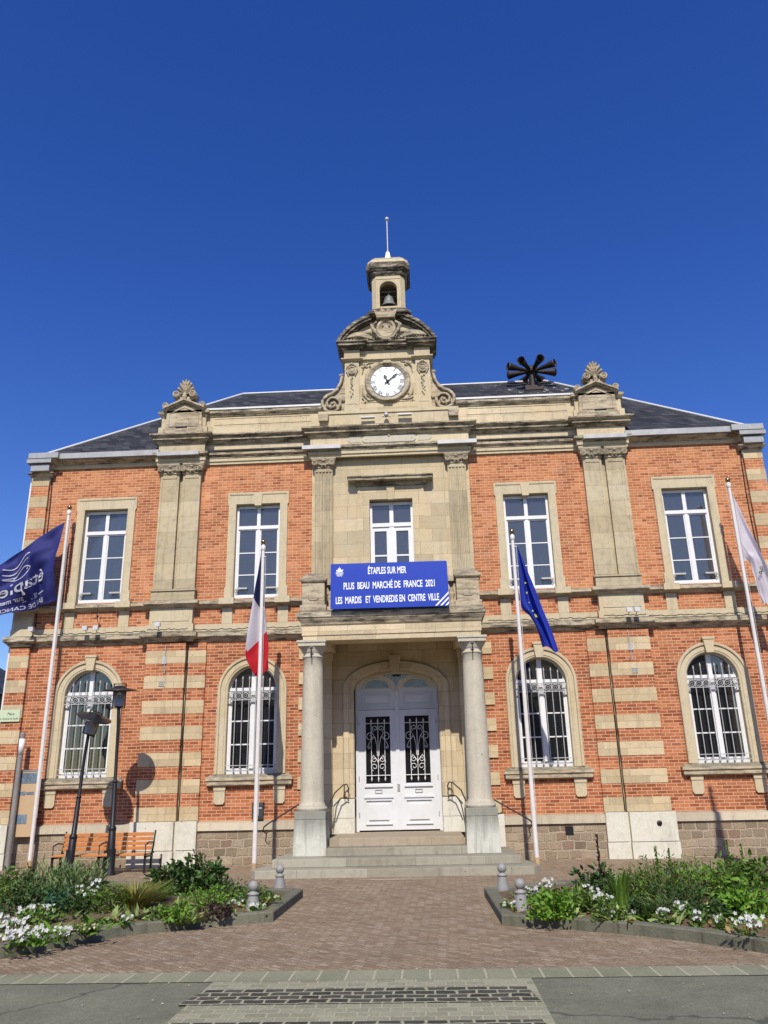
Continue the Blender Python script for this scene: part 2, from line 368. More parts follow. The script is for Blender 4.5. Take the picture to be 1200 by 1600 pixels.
RAIL = plain('rusty_rail', (.085,.065,.05), .6, .5, .4)
BRONZE = plain('bronze', (.22,.23,.22), .6, .2, .3)
SIREN = plain('rust_brown_metal', (.055,.035,.028), .6, .3, .5)
POLE = plain('white_pole', (.74,.70,.66), .35, var=.1)
BRASS = plain('brass_ball', (.36,.27,.14), .22, .95, .25)
WOODO = plain('orange_wood', (.62,.235,.065), .5, var=.25, nscale=9)
BOLL = plain('grey_bollard', (.30,.30,.29), .6, var=.15)
BLUE = plain('sign_blue', (.012,.045,.40), .35, var=.05)
LETTER = plain('letter_white', (.82,.84,.86), .5, var=.02)
SOIL = plain('soil', (.20,.135,.075), .95, var=.5, nscale=12)
INTER = plain('dark_interior', (.10,.10,.105), .9, var=.1)
CURT = cloth_mat('curtain', (.55,.57,.60), .3)
GLASS = glass_mat('window_glass'); GLASSU = glass_mat('upper_window_glass', refl=2.1, dust=.055)
HOLDER = plain('lamp_grey', (.22,.22,.22), .5)
GLASSL = glass_mat('lamp_glass', (.9,.9,.9), 1.4, .35)
PLANTG = plain('pale_green_enamel', (.52,.60,.40), .4, var=.05)
SIGNG = plain('dark_green_ink', (.03,.10,.04), .5)
PANELC = plain('panel_beige', (.50,.35,.20), .5, var=.05)
PANELP = plain('panel_photo', (.25,.33,.42), .4, var=.5, nscale=22)
POSTG = plain('galvanised_post', (.33,.31,.29), .5, .3, .2)
HOUSE = plain('neighbour_render', (.20,.19,.175), .9)
HOUSEB = plain('neighbour_brick', (.16,.07,.05), .9)
CABLE = plain('black_cable', (.01,.01,.01), .6)
F_BLUE = cloth_mat('flag_navy_blue', (.006,.012,.07), .15); F_WHITE = cloth_mat('flag_white', (.62,.60,.66), .3); F_RED = cloth_mat('flag_red', (.55,.008,.02), .35)
F_EU = cloth_mat('flag_royal_blue', (.008,.03,.36), .2); F_TOWN = cloth_mat('flag_indigo', (.026,.033,.20), .4); F_WH2 = cloth_mat('flag_pale', (.66,.64,.72), .35)
STARY = cloth_mat('star_yellow', (.55,.60,.12), .2)

# slate with bird lime near the siren
def lime(m):
    nt = m.node_tree; b = nt.nodes['Principled BSDF']; src = b.inputs['Base Color'].links[0].from_socket
    g = N(nt, 'ShaderNodeNewGeometry'); d = N(nt, 'ShaderNodeVectorMath', operation='DISTANCE'); nt.links.new(g.outputs['Position'], d.inputs[0]); d.inputs[1].default_value = (4.6,3.9,13.7)
    a = ramp(nt, d.outputs['Value'], [(0, 1), (1, 0)])
    mr = N(nt, 'ShaderNodeMapRange'); mr.inputs[1].default_value = 1.5; mr.inputs[2].default_value = .9; nt.links.new(d.outputs['Value'], mr.inputs[0])
    nz = ramp(nt, noise(nt, coords(nt, (2.2,2.2,1)), 2.2, 5, .7), [(.60, 0), (.64, .8)])
    mm = N(nt, 'ShaderNodeMath', operation='MULTIPLY'); nt.links.new(mr.outputs[0], mm.inputs[0]); nt.links.new(nz, mm.inputs[1])
    nt.links.new(mix(nt, mm.outputs[0], src, (.45,.45,.43)), b.inputs['Base Color'])
lime(SLATE)

# ------------------------------------------------------------------ lettering
def text_geo(s, bold=0, mirror=False):
    cu = bpy.data.curves.new('t', 'FONT'); cu.body = s; cu.size = 1; cu.offset = bold; cu.resolution_u = 3
    o = bpy.data.objects.new('t', cu); COL.objects.link(o)
    dg = bpy.context.evaluated_depsgraph_get(); me = bpy.data.meshes.new_from_object(o.evaluated_get(dg))
    vs = [tuple(v.co) for v in me.vertices]; fs = [tuple(p.vertices) for p in me.polygons]
    bpy.data.objects.remove(o); bpy.data.meshes.remove(me); bpy.data.curves.remove(cu)
    x0 = min(v[0] for v in vs); x1 = max(v[0] for v in vs)
    return [((x-x0)/(x1-x0), y/.73) for x, y, _ in vs], fs       # x 0..1, y in cap heights
def put_text(mb, s, xc, zb, w, cap, y, bold=.02, rot=0):
    vs, fs = text_geo(s, bold); out = []
    for u, v in vs:
        a = (u-.5)*w; c = v*cap
        out.append((xc+a*cos(rot)-c*sin(rot), y, zb+a*sin(rot)+c*cos(rot)))
    mb.add(out, fs)

# ================================================================== SETTING
def sheet(name, P, z, m, kind='structure', lift=0):
    mb = MB(); mb.add([(x,y,z) for x,y in P], [tuple(range(len(P)))]); o = mb.build(name, m); o['kind'] = kind; return o
sheet('ground', [(-150,-150),(150,-150),(150,150),(-150,150)], -.012, ASPH)
sheet('pavement', [(-60,-11.12),(60,-11.12),(60,40),(-60,40)], -.002, PAVER)
sheet('gutter_strip', [(-60,-11.52),(60,-11.52),(60,-11.12),(-60,-11.12)], -.001, GUTTERM)
sheet('road', [(-60,-23),(60,-23),(60,-11.52),(-60,-11.52)], -.006, ASPH)
cr = MB()
cr.add([(x,y,0) for x,y in [(-1.28,-11.53),(1.52,-11.53),(1.5,-20.5),(-1.40,-20.5)]], [(0,3,2,1)])
o = cr.build('crossing', SETTL); o['kind'] = 'structure'
cr = MB()
for k in range(9):
    y1 = -11.85-1.0*k; y0 = y1-.50
    cr.add([(-1.27-.01*k,y1,.004),(1.44,y1,.004),(1.50,y0,.004),(-1.36-.01*k,y0,.004)], [(0,3,2,1)])
o = cr.build('crossing_dark_bands', SETTD); o['kind'] = 'structure'

pm = MB(); random.seed(11)
for (x0, x1, yc, hw) in ((-.62,.78,-3.52,.13),):
    n_ = 30; up_e = [(x0+(x1-x0)*i/n_, yc+hw*(.35+.65*sin(pi*i/n_))*random.uniform(.6,1.1)) for i in range(n_+1)]; lo_e = [(x0+(x1-x0)*i/n_, yc-hw*(.2+.8*sin(pi*i/n_))*random.uniform(.5,1.1)) for i in range(n_+1)]
    pm.add([(x,y,.003) for x,y in lo_e+up_e[::-1]], [tuple(range(2*n_+2))])
o = pm.build('mortar_patch', plain('mortar_patch', (.46,.38,.30), .9, var=.3)); o['kind'] = 'structure'
# grit and small litter on the paving and road, uncountable
pm = MB()
for k in range(420):
    x = random.uniform(-5,5.5); y = random.uniform(-17,-3.4)
    if (abs(x) > 1.35 and y > -10.9 - max(0,0) and y > -8.2-.72*(abs(x)-1.35)): continue
    r = random.uniform(.004,.016); a = random.uniform(0,6); z = .006
    pm.add([(x+r*cos(a+j*2.09)*random.uniform(.6,1.4), y+r*sin(a+j*2.09), z-.004) for j in range(3)]+[(x,y,z+r*.5)], [(0,1,3),(1,2,3),(2,0,3)])
o = pm.build('grit', plain('grit', (.42,.38,.29), .9, var=.4)); o['kind'] = 'stuff'
# flower bed kerbs and soil
def offset_poly(P, d):
    pts = [Vector(p) for p in P]; n = len(pts); out = []
    for i in range(n):
        a, b, c = pts[i-1], pts[i], pts[(i+1)%n]
        d1 = (b-a).normalized(); d2 = (c-b).normalized(); n1 = Vector((-d1.y,d1.x)); n2 = Vector((-d2.y,d2.x))
        m = (n1+n2)/(1+n1.dot(n2)); out.append(tuple(b+m*d))
    return out
LB = [(-1.36,-8.19),(-1.33,-5.82),(-3.2,-4.9),(-6.2,-3.6),(-12,-3.0),(-12,-14.6),(-6.2,-12.55),(-4.9,-11.35),(-3.79,-10.35),(-3.36,-9.62),(-2.95,-9.1),(-2.3,-8.62)]
RB = [(1.48,-6.03),(1.51,-8.75),(2.25,-9.12),(2.94,-9.57),(3.45,-10.05),(3.92,-10.65),(4.9,-11.0),(12,-11.04),(12,-2.6),(6.2,-3.4),(3.4,-5.0)]
def bed(P, lab):
    # P counter-clockwise; kerb runs inside the outline
    area = sum(P[i-1][0]*P[i][1]-P[i][0]*P[i-1][1] for i in range(len(P)))
    if area < 0: P = P[::-1]
    I = offset_poly(P, .17); n = len(P); mb = MB(); h = .12; c = .015
    vs = []; O2 = offset_poly(P, c); I2 = offset_poly(P, .17-c)
    for (ring, z) in ((P,-.05),(P,h-c),(O2,h),(I2,h),(I,h-c),(I,-.05)): vs += [(x,y,z) for x,y in ring]
    fs = []
    for k in range(5):
        for i in range(n): fs.append((k*n+i, k*n+(i+1)%n, (k+1)*n+(i+1)%n, (k+1)*n+i))
    mb.add(vs, fs); o = mb.build('kerb', KERBM); o['kind'] = 'structure'
    # soil mound
    s = MB(); J = offset_poly(P, .15); cx = sum(p[0] for p in J)/n; cy = sum(p[1] for p in J)/n
    G = 26; xs = [p[0] for p in J]; ys = [p[1] for p in J]
    rings = []
    for k in range(9):
        t = k/8; rings.append([(x+(cx-x)*t, y+(cy-y)*t, .06+.11*(1-(1-min(1,t*3))**2)*(1 if k else 0)+random.uniform(-.02,.02)*(k > 0)) for x, y in J])
    s.loft(rings, True, caps=False); o = s.build('soil', SOIL); o['kind'] = 'structure'
bed(LB, 'left'); bed(RB, 'right')

# ================================================================== TOWN HALL
TH = thing('town_hall', 'red brick town hall with cream stone trim, clock gable and columned porch', 'building')
def part(mb, name, m, parent=TH, **k): return mb.build(name, m, parent, **k)
def parts(mb, name, m, parent=TH, **k): return split_build(mb, name, m, parent, **k)

W1, W2 = 3.46, 7.48          # window axes
# ---- brick wall with real openings
def arch_pts(xc, r, zs, n=18, a0=pi, a1=0, rz=None):
    rz = rz or r
    return [(xc+r*cos(a0+(a1-a0)*k/n), zs+rz*sin(a0+(a1-a0)*k/n)) for k in range(n+1)]
wall = MB()
def wq(x0,x1,z0,z1): wall.add([(x0,0,z0),(x1,0,z0),(x1,0,z1),(x0,0,z1)], [(0,1,2,3)])
def arch_fill(mb, xc, r, zs, ztop, y=0, rz=None):
    P = arch_pts(xc, r, zs, rz=rz)
    for a, b in zip(P, P[1:]): mb.add([(a[0],y,a[1]),(b[0],y,b[1]),(b[0],y,ztop),(a[0],y,ztop)], [(0,1,2,3)])
HG, HU = .62, .60            # half openings
Z0, ZT = .55, 10.3
GZ0, GSP = 1.95, 3.87; UZ0, UZ1 = 6.16, 8.68
for sgn in (-1, 1):
    edges = [2.0, W1-HG, W1+HG, W2-HG, W2+HG, 9.55]
    for i in range(5):
        a, b = sgn*edges[i], sgn*edges[i+1]
        if a > b: a, b = b, a
        if i in (1, 3):
            xc = sgn*(W1 if i == 1 else W2)
            wq(a,b,Z0,GZ0); arch_fill(wall, xc, HG, GSP, 5.2); wq(a,b,5.2,UZ0)
            wq(a,b,UZ1,ZT)
            wq(xc-HG, xc-HU, UZ0, UZ1); wq(xc+HU, xc+HG, UZ0, UZ1)
        else: wq(a,b,Z0,ZT)
    x = sgn*9.55; wall.add([(x,0,0),(x,9.2,0),(x,9.2,10.2),(x,0,10.2)], [(0,1,2,3)])
wall.add([(-9.55,9.2,0),(9.55,9.2,0),(9.55,9.2,10.2),(-9.55,9.2,10.2)], [(0,1,2,3)])
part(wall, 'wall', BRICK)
# interior
it = MB()
it.box(-9.4,9.4,.42,8.9,.3,.5); it.box(-9.4,9.4,.42,8.9,5.0,5.35); it.box(-9.4,9.4,4.6,4.8,.5,5.0); it.box(-9.4,9.4,4.6,4.8,5.35,9.8); it.box(-9.4,9.4,.42,8.9,9.8,9.95)
for x in (-5.5,-2.1,2.1,5.5): it.box(x-.08,x+.08,.45,4.6,.5,9.8)
parts(it, 'interior_wall', INTER)

# ---- ashlar centre bay (upper) with balcony door opening
BD = .56
ash = MB()
for a, b in ((-2.05,-BD),(BD,2.05)): ash.box(a,b,-.05,.2,5.33,9.9)
ash.box(-BD,BD,-.05,.2,8.64,9.9)
# lower: wall of the porch with elliptic door arch
DH, DS, DR = 1.0, 3.86, .40
for sgn in (-1, 1): ash.box(sgn*DH, sgn*2.05, -.04, .55, .3, 5.3)
Pa = arch_pts(0, DH, DS, 20, rz=DR)
ash.prism_xz([(-DH, 5.3)] + Pa + [(DH, 5.3)], -.04, .55)
part(ash, 'stone_bay', ASHLAR)
q = MB()     # quoins beside the porch
for sgn in (-1, 1):
    for k in range(7):
        z = .99+.6*k
        q.box(sgn*2.05, sgn*(2.34), -.035, .02, z, z+.28)
parts(q, 'quoin', BAND)

# ---- plinth
pl = MB()
for a, b in ((-9.0,-6.12),(-4.62,-2.37),(2.37,4.62),(6.12,9.0)): pl.box(a,b,-.10,.02,-.05,.74)
parts(pl, 'rubble_plinth', RUBBLE)
pc = MB()
for a, b in ((-9.0,-6.12),(-4.62,-2.37),(2.37,4.62),(6.12,9.0)):
    pc.mould([(a,0),(b,0)], [(0,.74),(.15,.74),(.15,.90),(0,.935)])
parts(pc, 'plinth_course', PLCAP)
vt = MB()
for x in (3.8,): vt.box(x-.09,x+.09,-.112,-.10,.50,.68)
part(vt, 'vent', IRON)

# ---- striped piers under the paired pilasters, corner piers
def striped(x0, x1, proj, zb, zt, pname='pier'):
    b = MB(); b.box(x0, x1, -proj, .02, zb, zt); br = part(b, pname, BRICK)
    s = MB(); k = 0
    while .965+.6*k < zt-.05:
        z = .965+.6*k
        if z > zb-.05:
            s.box(x0-.006, x1+.006, -proj-.008, .03, z, min(z+.305, zt))
        k += 1
    split_build(s, 'stone_band', BAND, br); return br
for sgn in (-1, 1):
    striped(sgn*4.63 if sgn > 0 else -5.06, 5.06 if sgn > 0 else -4.63, .07, .96, 5.06)
    striped(5.12 if sgn > 0 else -6.09, 6.09 if sgn > 0 else -5.12, .16, .96, 5.06)
    g = MB(); g.box(sgn*5.06, sgn*5.12, -.02, .02, .96, 5.06); part(g, 'joint', STONE)
    striped(9.07 if sgn > 0 else -9.56, 9.56 if sgn > 0 else -9.07, .09, .96, 5.06)
    striped(9.09 if sgn > 0 else -9.56, 9.56 if sgn > 0 else -9.09, .09, 5.96, 9.62)
    # painted plinths
    p = MB()
    for a, b, d in ((4.61, 5.07, .22), (5.12, 6.14, .30), (9.02, 9.62, .22)):
        p.box(sgn*a, sgn*b, -d, .02, .345, .955); p.box(sgn*(a-.012), sgn*(b+.012), -d-.012, .02, -.05, .335)
    p.box(sgn*5.07, sgn*5.12, -.19, .02, -.05, .95)
    parts(p, 'pier_plinth', PAINT, bevel=.008)
    cb = MB(); cb.tube([(sgn*5.09, -.05-.02*sin(z*3), z) for z in [.97+.2*i for i in range(21)]], .012, 6); part(cb, 'cable', CABLE)
    cb = MB(); cb.tube([(sgn*(9.03+.015*sin(z*2.1)), -.03, z) for z in [5.6+.2*i for i in range(21)]], .011, 6); part(cb, 'cable', CABLE)
# pier details: junction box, vent grids, spot plate
for sgn in (-1, 1):
    j = MB(); j.box(sgn*5.62-.05, sgn*5.62+.05, -.19, -.155, 4.55, 4.72); j.tube([(sgn*5.60,-.20,5.02),(sgn*5.61,-.2,4.5),(sgn*5.57,-.21,4.36),(sgn*5.62,-.2,4.33),(sgn*5.63,-.2,4.42)], .010, 6)
    part(j, 'junction_box', GRILLE)
    g = MB(); x = sgn*5.66
    for k in range(4): g.box(x-.06+.034*k, x-.04+.034*k, -.18, -.165, 4.02, 4.14)
    for k in range(3): g.box(x-.068, x+.07, -.186, -.1802, 4.02+.05*k, 4.03+.05*k)
    part(g, 'vent', GRILLE)
g = MB(); g.lathe([(.001,0),(.055,0),(.055,.02),(.001,.02)], 0, 0, 16, T=Matrix.Translation((5.75,-.30,.72)) @ Matrix.Rotation(R(90),4,'X')); part(g, 'outlet', IRON)

# ---- string course and sill course
def cpath(cut, ce, pp=.16, cp=.09):
    # left half from the back of the left side to x=cut, following the breaks; list of points
    return [(-9.56,9.2),(-9.56,-cp),(-9.07,-cp),(-9.07,0),(-6.10,0),(-6.10,-pp),(-4.99,-pp),(-4.99,0),(cut,0)]
def both(mb, cut, prof, **k):
    P = cpath(cut, 0, **k)
    mb.mould(P, prof)
    mb.mould([(-x, y) for x, y in P[::-1]], prof)
s = MB(); both(s, -2.06, [(0,5.345),(.035,5.345),(.035,5.52),(0,5.53)]); parts(s, 'fascia_band', STONE)
s = MB(); both(s, -2.06, [(0,5.08),(.04,5.09),(.06,5.13),(.12,5.18),(.15,5.2),(.15,5.30),(.12,5.33),(0,5.34)]); parts(s, 'string_course', CORN)
s = MB(); both(s, -2.06, [(0,5.93),(.05,5.95),(.07,5.98),(.14,6.02),(.14,6.09),(.04,6.13),(0,6.135)]); parts(s, 'sill_course', CARVED)
# stone posts under upper windows, die blocks below paired pilasters
pp = MB()
for sgn in (-1,1):
    for xc in (W1, W2):
        for d in (-.70,.70):
            x = sgn*xc+d; pp.box(x-.13,x+.13,-.03,.02,5.525,5.93); pp.box(x-.19,x+.19,-.20,-.02,5.99,6.145)
parts(pp, 'apron_post', STONE)
for sgn in (-1,1):
    d = MB(); a, b = sorted((sgn*5.0, sgn*6.08)); d.box(a,b,-.155,.02,5.525,5.935)
    d.box(a+.08,b-.08,-.167,-.15,5.60,5.87); part(d, 'die_block', STONE)
    d = MB(); a, b = sorted((sgn*9.08, sgn*9.555)); d.box(a,b,-.088,.02,5.525,5.935); part(d, 'die_block', STONE)
    # pilaster bases, shafts, capitals
    b_ = MB(); a, b = sorted((sgn*4.98, sgn*6.09)); b_.box(a,b,-.155,.02,6.13,6.36); b_.mould([(a,0.02),(a,-.155),(b,-.155),(b,.02)], [(-.02,6.36),(.03,6.37),(.03,6.41),(-.02,6.43)]); part(b_, 'pilaster_base', PILA)

def capital(mb, x0, x1, y, z0, z1):
    w = x1-x0; h = z1-z0; xc = (x0+x1)/2
    mb.mould([(x0,.02),(x0,y),(x1,y),(x1,.02)], [(-.01,z0),(.025,z0+.01),(.025,z0+.04),(0,z0+.05)])
    mb.mould([(x0,.02),(x0,y),(x1,y),(x1,.02)], [(0,z0+.05),(.02,z0+h*.45),(.06,z0+h*.72),(0,z0+h*.73)])
    mb.mould([(x0,.02),(x0,y),(x1,y),(x1,.02)], [(0,z1-.075),(.07,z1-.07),(.09,z1-.03),(.09,z1),(0,z1)])
    for sx in (-1,1):
        cx = xc+sx*(w/2-.01); cz = z1-.15
        mb.add(*disc_geo(cx, y-.09, y+.03, cz, .075), True)
        mb.ring((cx, y-.10, cz), .062, .016, 14, 6); mb.ring((cx, y-.10, cz), .028, .013, 10, 5)
    # festoon between the volutes and small leaves
    P = [(xc+(w/2-.05)*t, y-.055-.01*cos(t*1.5), z1-.13-.075*(1-t*t)) for t in [-1+.2*i for i in range(11)]]
    mb.tube(P, [.012+.016*(1-abs(-1+.2*i)) for i in range(11)], 6)
    mb.sphere((xc, y-.07, z1-.08), .035, 8, 6)
    for k in range(5):
        lx = xc+(k-2)*w*.21
        mb.loft([[(lx-.03,y-.012,z0+.05),(lx,y-.03,z0+.05),(lx+.03,y-.012,z0+.05)],[(lx-.035,y-.03,z0+.12),(lx,y-.055,z0+.12),(lx+.035,y-.03,z0+.12)],[(lx-.015,y-.06,z0+.17),(lx,y-.075,z0+.16),(lx+.015,y-.06,z0+.17)]], True, caps=False, closed=False)
def disc_geo(cx, y0, y1, cz, r, n=18):
    vs = [(cx+r*cos(2*pi*i/n), y0, cz+r*sin(2*pi*i/n)) for i in range(n)]+[(cx+r*cos(2*pi*i/n), y1, cz+r*sin(2*pi*i/n)) for i in range(n)]
    return vs, [tuple(range(n)), tuple(range(n,2*n))[::-1]]+[(i,n+i,n+(i+1)%n,(i+1)%n) for i in range(n)]

for sgn in (-1,1):
    for (a, b, pr) in ((4.99,5.46,.13),(5.56,6.06,.13)):
        x0, x1 = sorted((sgn*a, sgn*b)); m = MB()
        # shaft with a sunk panel
        m.box(x0,x1,-pr,.02,6.43,9.52)
        e = .055
        for (u0,u1,v0,v1) in ((x0,x0+e,6.43,9.52),(x1-e,x1,6.43,9.52),(x0+e,x1-e,6.43,6.55),(x0+e,x1-e,9.41,9.52)): m.box(u0,u1,-pr-.014,-pr+.001,v0,v1)
        sh = part(m, 'pilaster', PILA)
        c = MB(); capital(c, x0, x1, -pr-.014, 9.52, 9.80); c.build('capital', CARVED, sh)
    g = MB(); a, b = sorted((sgn*5.46, sgn*5.56)); g.box(a,b,-.03,.02,6.43,9.8); part(g, 'joint', PILA)
    # fluted pilaster
    x0, x1 = sorted((sgn*1.50, sgn*1.97)); m = MB(); yb = -.17; P = [(x0,-.04),(x0,yb)]
    nf = 5; fwid = (x1-x0)/(nf+.6); gap = (x1-x0-nf*fwid*.72)/(nf+1)
    x = x0
    for k in range(nf):
        x += gap; r = fwid*.36
        for i in range(7):
            t = pi-pi*i/6; P.append((x+r+r*cos(t), yb+.9*r*sin(t)))
        x += 2*r
    P += [(x1,yb),(x1,-.04)]
    m.prism_xy(P, 5.75, 9.42); m.box(x0,x1,yb-.004,-.04,9.42,9.52); m.box(x0-.04,x1+.04,yb-.04,-.04,5.35,5.75)
    sh = part(m, 'fluted_pilaster', PILA); c = MB(); capital(c, x0, x1, yb, 9.52, 9.80); c.build('capital', CARVED, sh)

# ---- entablature
EP = [(-6.12,.4),(-6.12,-.15),(-4.95,-.15),(-4.95,0),(-2.05,0),(-2.05,-.19),(2.05,-.19),(2.05,0),(4.95,0),(4.95,-.15),(6.12,-.15),(6.12,.4)]
m = MB(); m.mould(EP, [(-.04,9.80),(.05,9.80),(.05,9.87),(.08,9.875),(.08,9.95),(-.04,9.955)]); part(m, 'architrave', STONE)
m = MB(); m.mould(EP, [(-.04,9.955),(.09,9.96),(.10,9.99),(.14,10.03),(.155,10.04),(.155,10.10),(.03,10.14),(-.04,10.14)]); part(m, 'architrave_moulding', CORN)
m = MB(); m.mould(EP, [(-.04,10.14),(.035,10.14),(.035,10.375),(-.04,10.375)]); part(m, 'frieze', FRIEZE)
m = MB(); m.mould(EP, [(-.04,10.375),(.05,10.38),(.08,10.41),(.11,10.43),(.11,10.465),(.17,10.47),(.17,10.53),(.21,10.545),(.25,10.58),(.25,10.62),(.09,10.69),(-.04,10.70)]); part(m, 'cornice', CORN)
AP = [(-6.12,.4),(-6.12,-.10),(-4.97,-.10),(-4.97,0),(4.97,0),(4.97,-.10),(6.12,-.10),(6.12,.4)]
m = MB(); m.mould(AP, [(-.05,10.68),(.09,10.69),(.09,10.88),(.05,10.91),(.03,10.91),(.03,11.20),(-.05,11.2)]); part(m, 'attic', FRIEZE)
for sgn in (-1,1):
    m = MB(); a, b = sorted((sgn*2.1, sgn*4.75))
    m.box(a,b,-.042,-.031,10.96,10.985); m.box(a,b,-.042,-.031,11.14,11.165); m.box(a,a+.03,-.041,-.031,10.985,11.14); m.box(b-.03,b,-.041,-.031,10.985,11.14); part(m, 'attic_panel', FRIEZE)
m = MB()
m.mould(AP, [(-.05,11.2),(.05,11.2),(.07,11.23),(.09,11.25),(.12,11.29),(.12,11.36),(-.05,11.37)]); part(m, 'attic_coping', CORN)
m = MB(); m.mould([(-4.97,0),(4.97,0)], [(-.45,11.372),(.14,11.372),(.14,11.425),(-.45,11.46)]); part(m, 'coping_flashing', ZINCW)
m = MB(); m.box(-6.1,6.1,.05,.42,10.0,11.37); part(m, 'attic_back', STONE)
# zinc flashings over the capitals
for x0, x1, yy in ((-6.14,-5.02,-.17),(5.02,6.14,-.17),(-2.28,-1.26,-.21),(1.26,2.28,-.21)):
    m = MB(); m.box(x0,x1,yy-.20,yy-.02,9.985,10.095); part(m, 'capital_flashing', ZINC, bevel=.006)
    # projecting block under it
# plaque in the frieze
m = MB(); P = arch_pts(-.62,.09,10.265,8,a0=1.5*pi,a1=.5*pi)+arch_pts(.62,.09,10.265,8,a0=.5*pi,a1=-.5*pi); m.prism_xz(P, -.245, -.22)
for sx in (-1,1): m.prism_xz([(sx*.75,10.19),(sx*1.05,10.19),(sx*1.12,10.265),(sx*1.05,10.34),(sx*.75,10.34)][::sx], -.236, -.22)
m.sphere((0,-.25,10.35),.03,8,6); m.sphere((-.6,-.247,10.265),.015,6,4); m.sphere((.6,-.247,10.265),.015,6,4)
part(m, 'plaque', GREYST)

# ---- wing cornices with zinc gutters
for sgn in (-1,1):
    P = [(-9.60,-.10),(-9.07,-.10),(-9.07,0),(-6.13,0)]
    if sgn > 0: P = [(-x,y) for x,y in P[::-1]]
    m = MB(); m.mould(P, [(0,9.84),(.05,9.84),(.05,9.90),(.07,9.905),(.07,9.93),(0,9.935)]); part(m, 'eaves_band', STONE)
    m = MB(); m.mould(P, [(0,9.935),(.07,9.94),(.10,9.98),(.18,10.0),(.21,10.02),(.21,10.05),(0,10.05)]); part(m, 'eaves_cornice', CORN)
    m = MB(); m.mould(P, [(0,10.05),(.25,10.05),(.27,10.06),(.27,10.21),(.24,10.22),(.14,10.20),(-.1,10.22)]); part(m, 'gutter', ZINC)
    x0, x1 = sorted((sgn*8.98, sgn*9.64)); m = MB(); m.box(x0,x1,-.36,-.05,9.93,10.04); m.box(x0+.1,x1-.06,-.30,.0,9.72,9.90); 
    part(m, 'corner_flashing', ZINC, bevel=.006)
    m = MB(); x0, x1 = sorted((sgn*9.06, sgn*9.57)); m.mould([(x0,.02),(x0,-.09),(x1,-.09),(x1,.02)], [(0,9.60),(.03,9.62),(.08,9.68),(.10,9.70),(.10,9.72),(0,9.72)]); m.box(x0,x1,-.092,.02,9.5,9.84); part(m, 'corner_capital', CORN)
# downpipe on the left corner
m = MB(); m.tube([(-9.62,.03,10.0),(-9.62,.03,-.02)], .04, 10); part(m, 'downpipe', WHITE)

# ---- roof
e0, e1, xr, yr, zr = 9.58, 9.55, 5.05, 4.45, 14.22
rf = MB(); A_ = [(-e0,-.12,10.16),(e0,-.12,10.16),(e0,9.2,10.16),(-e0,9.2,10.16),(-xr,yr,zr),(xr,yr,zr)]
rf.add(A_, [(0,1,5,4),(1,2,5),(2,3,4,5),(3,0,4)]); ROOF = part(rf, 'roof', SLATE)
rc = MB()
for a, b in ((A_[0],A_[4]),(A_[1],A_[5]),(A_[4],A_[5]),(A_[2],A_[5]),(A_[3],A_[4])):
    a = Vector(a); b = Vector(b); rc.tube([a+Vector((0,0,.02)), b+Vector((0,0,.02))], .040, 8)
rc.build('ridge_capping', ZINCW, ROOF)

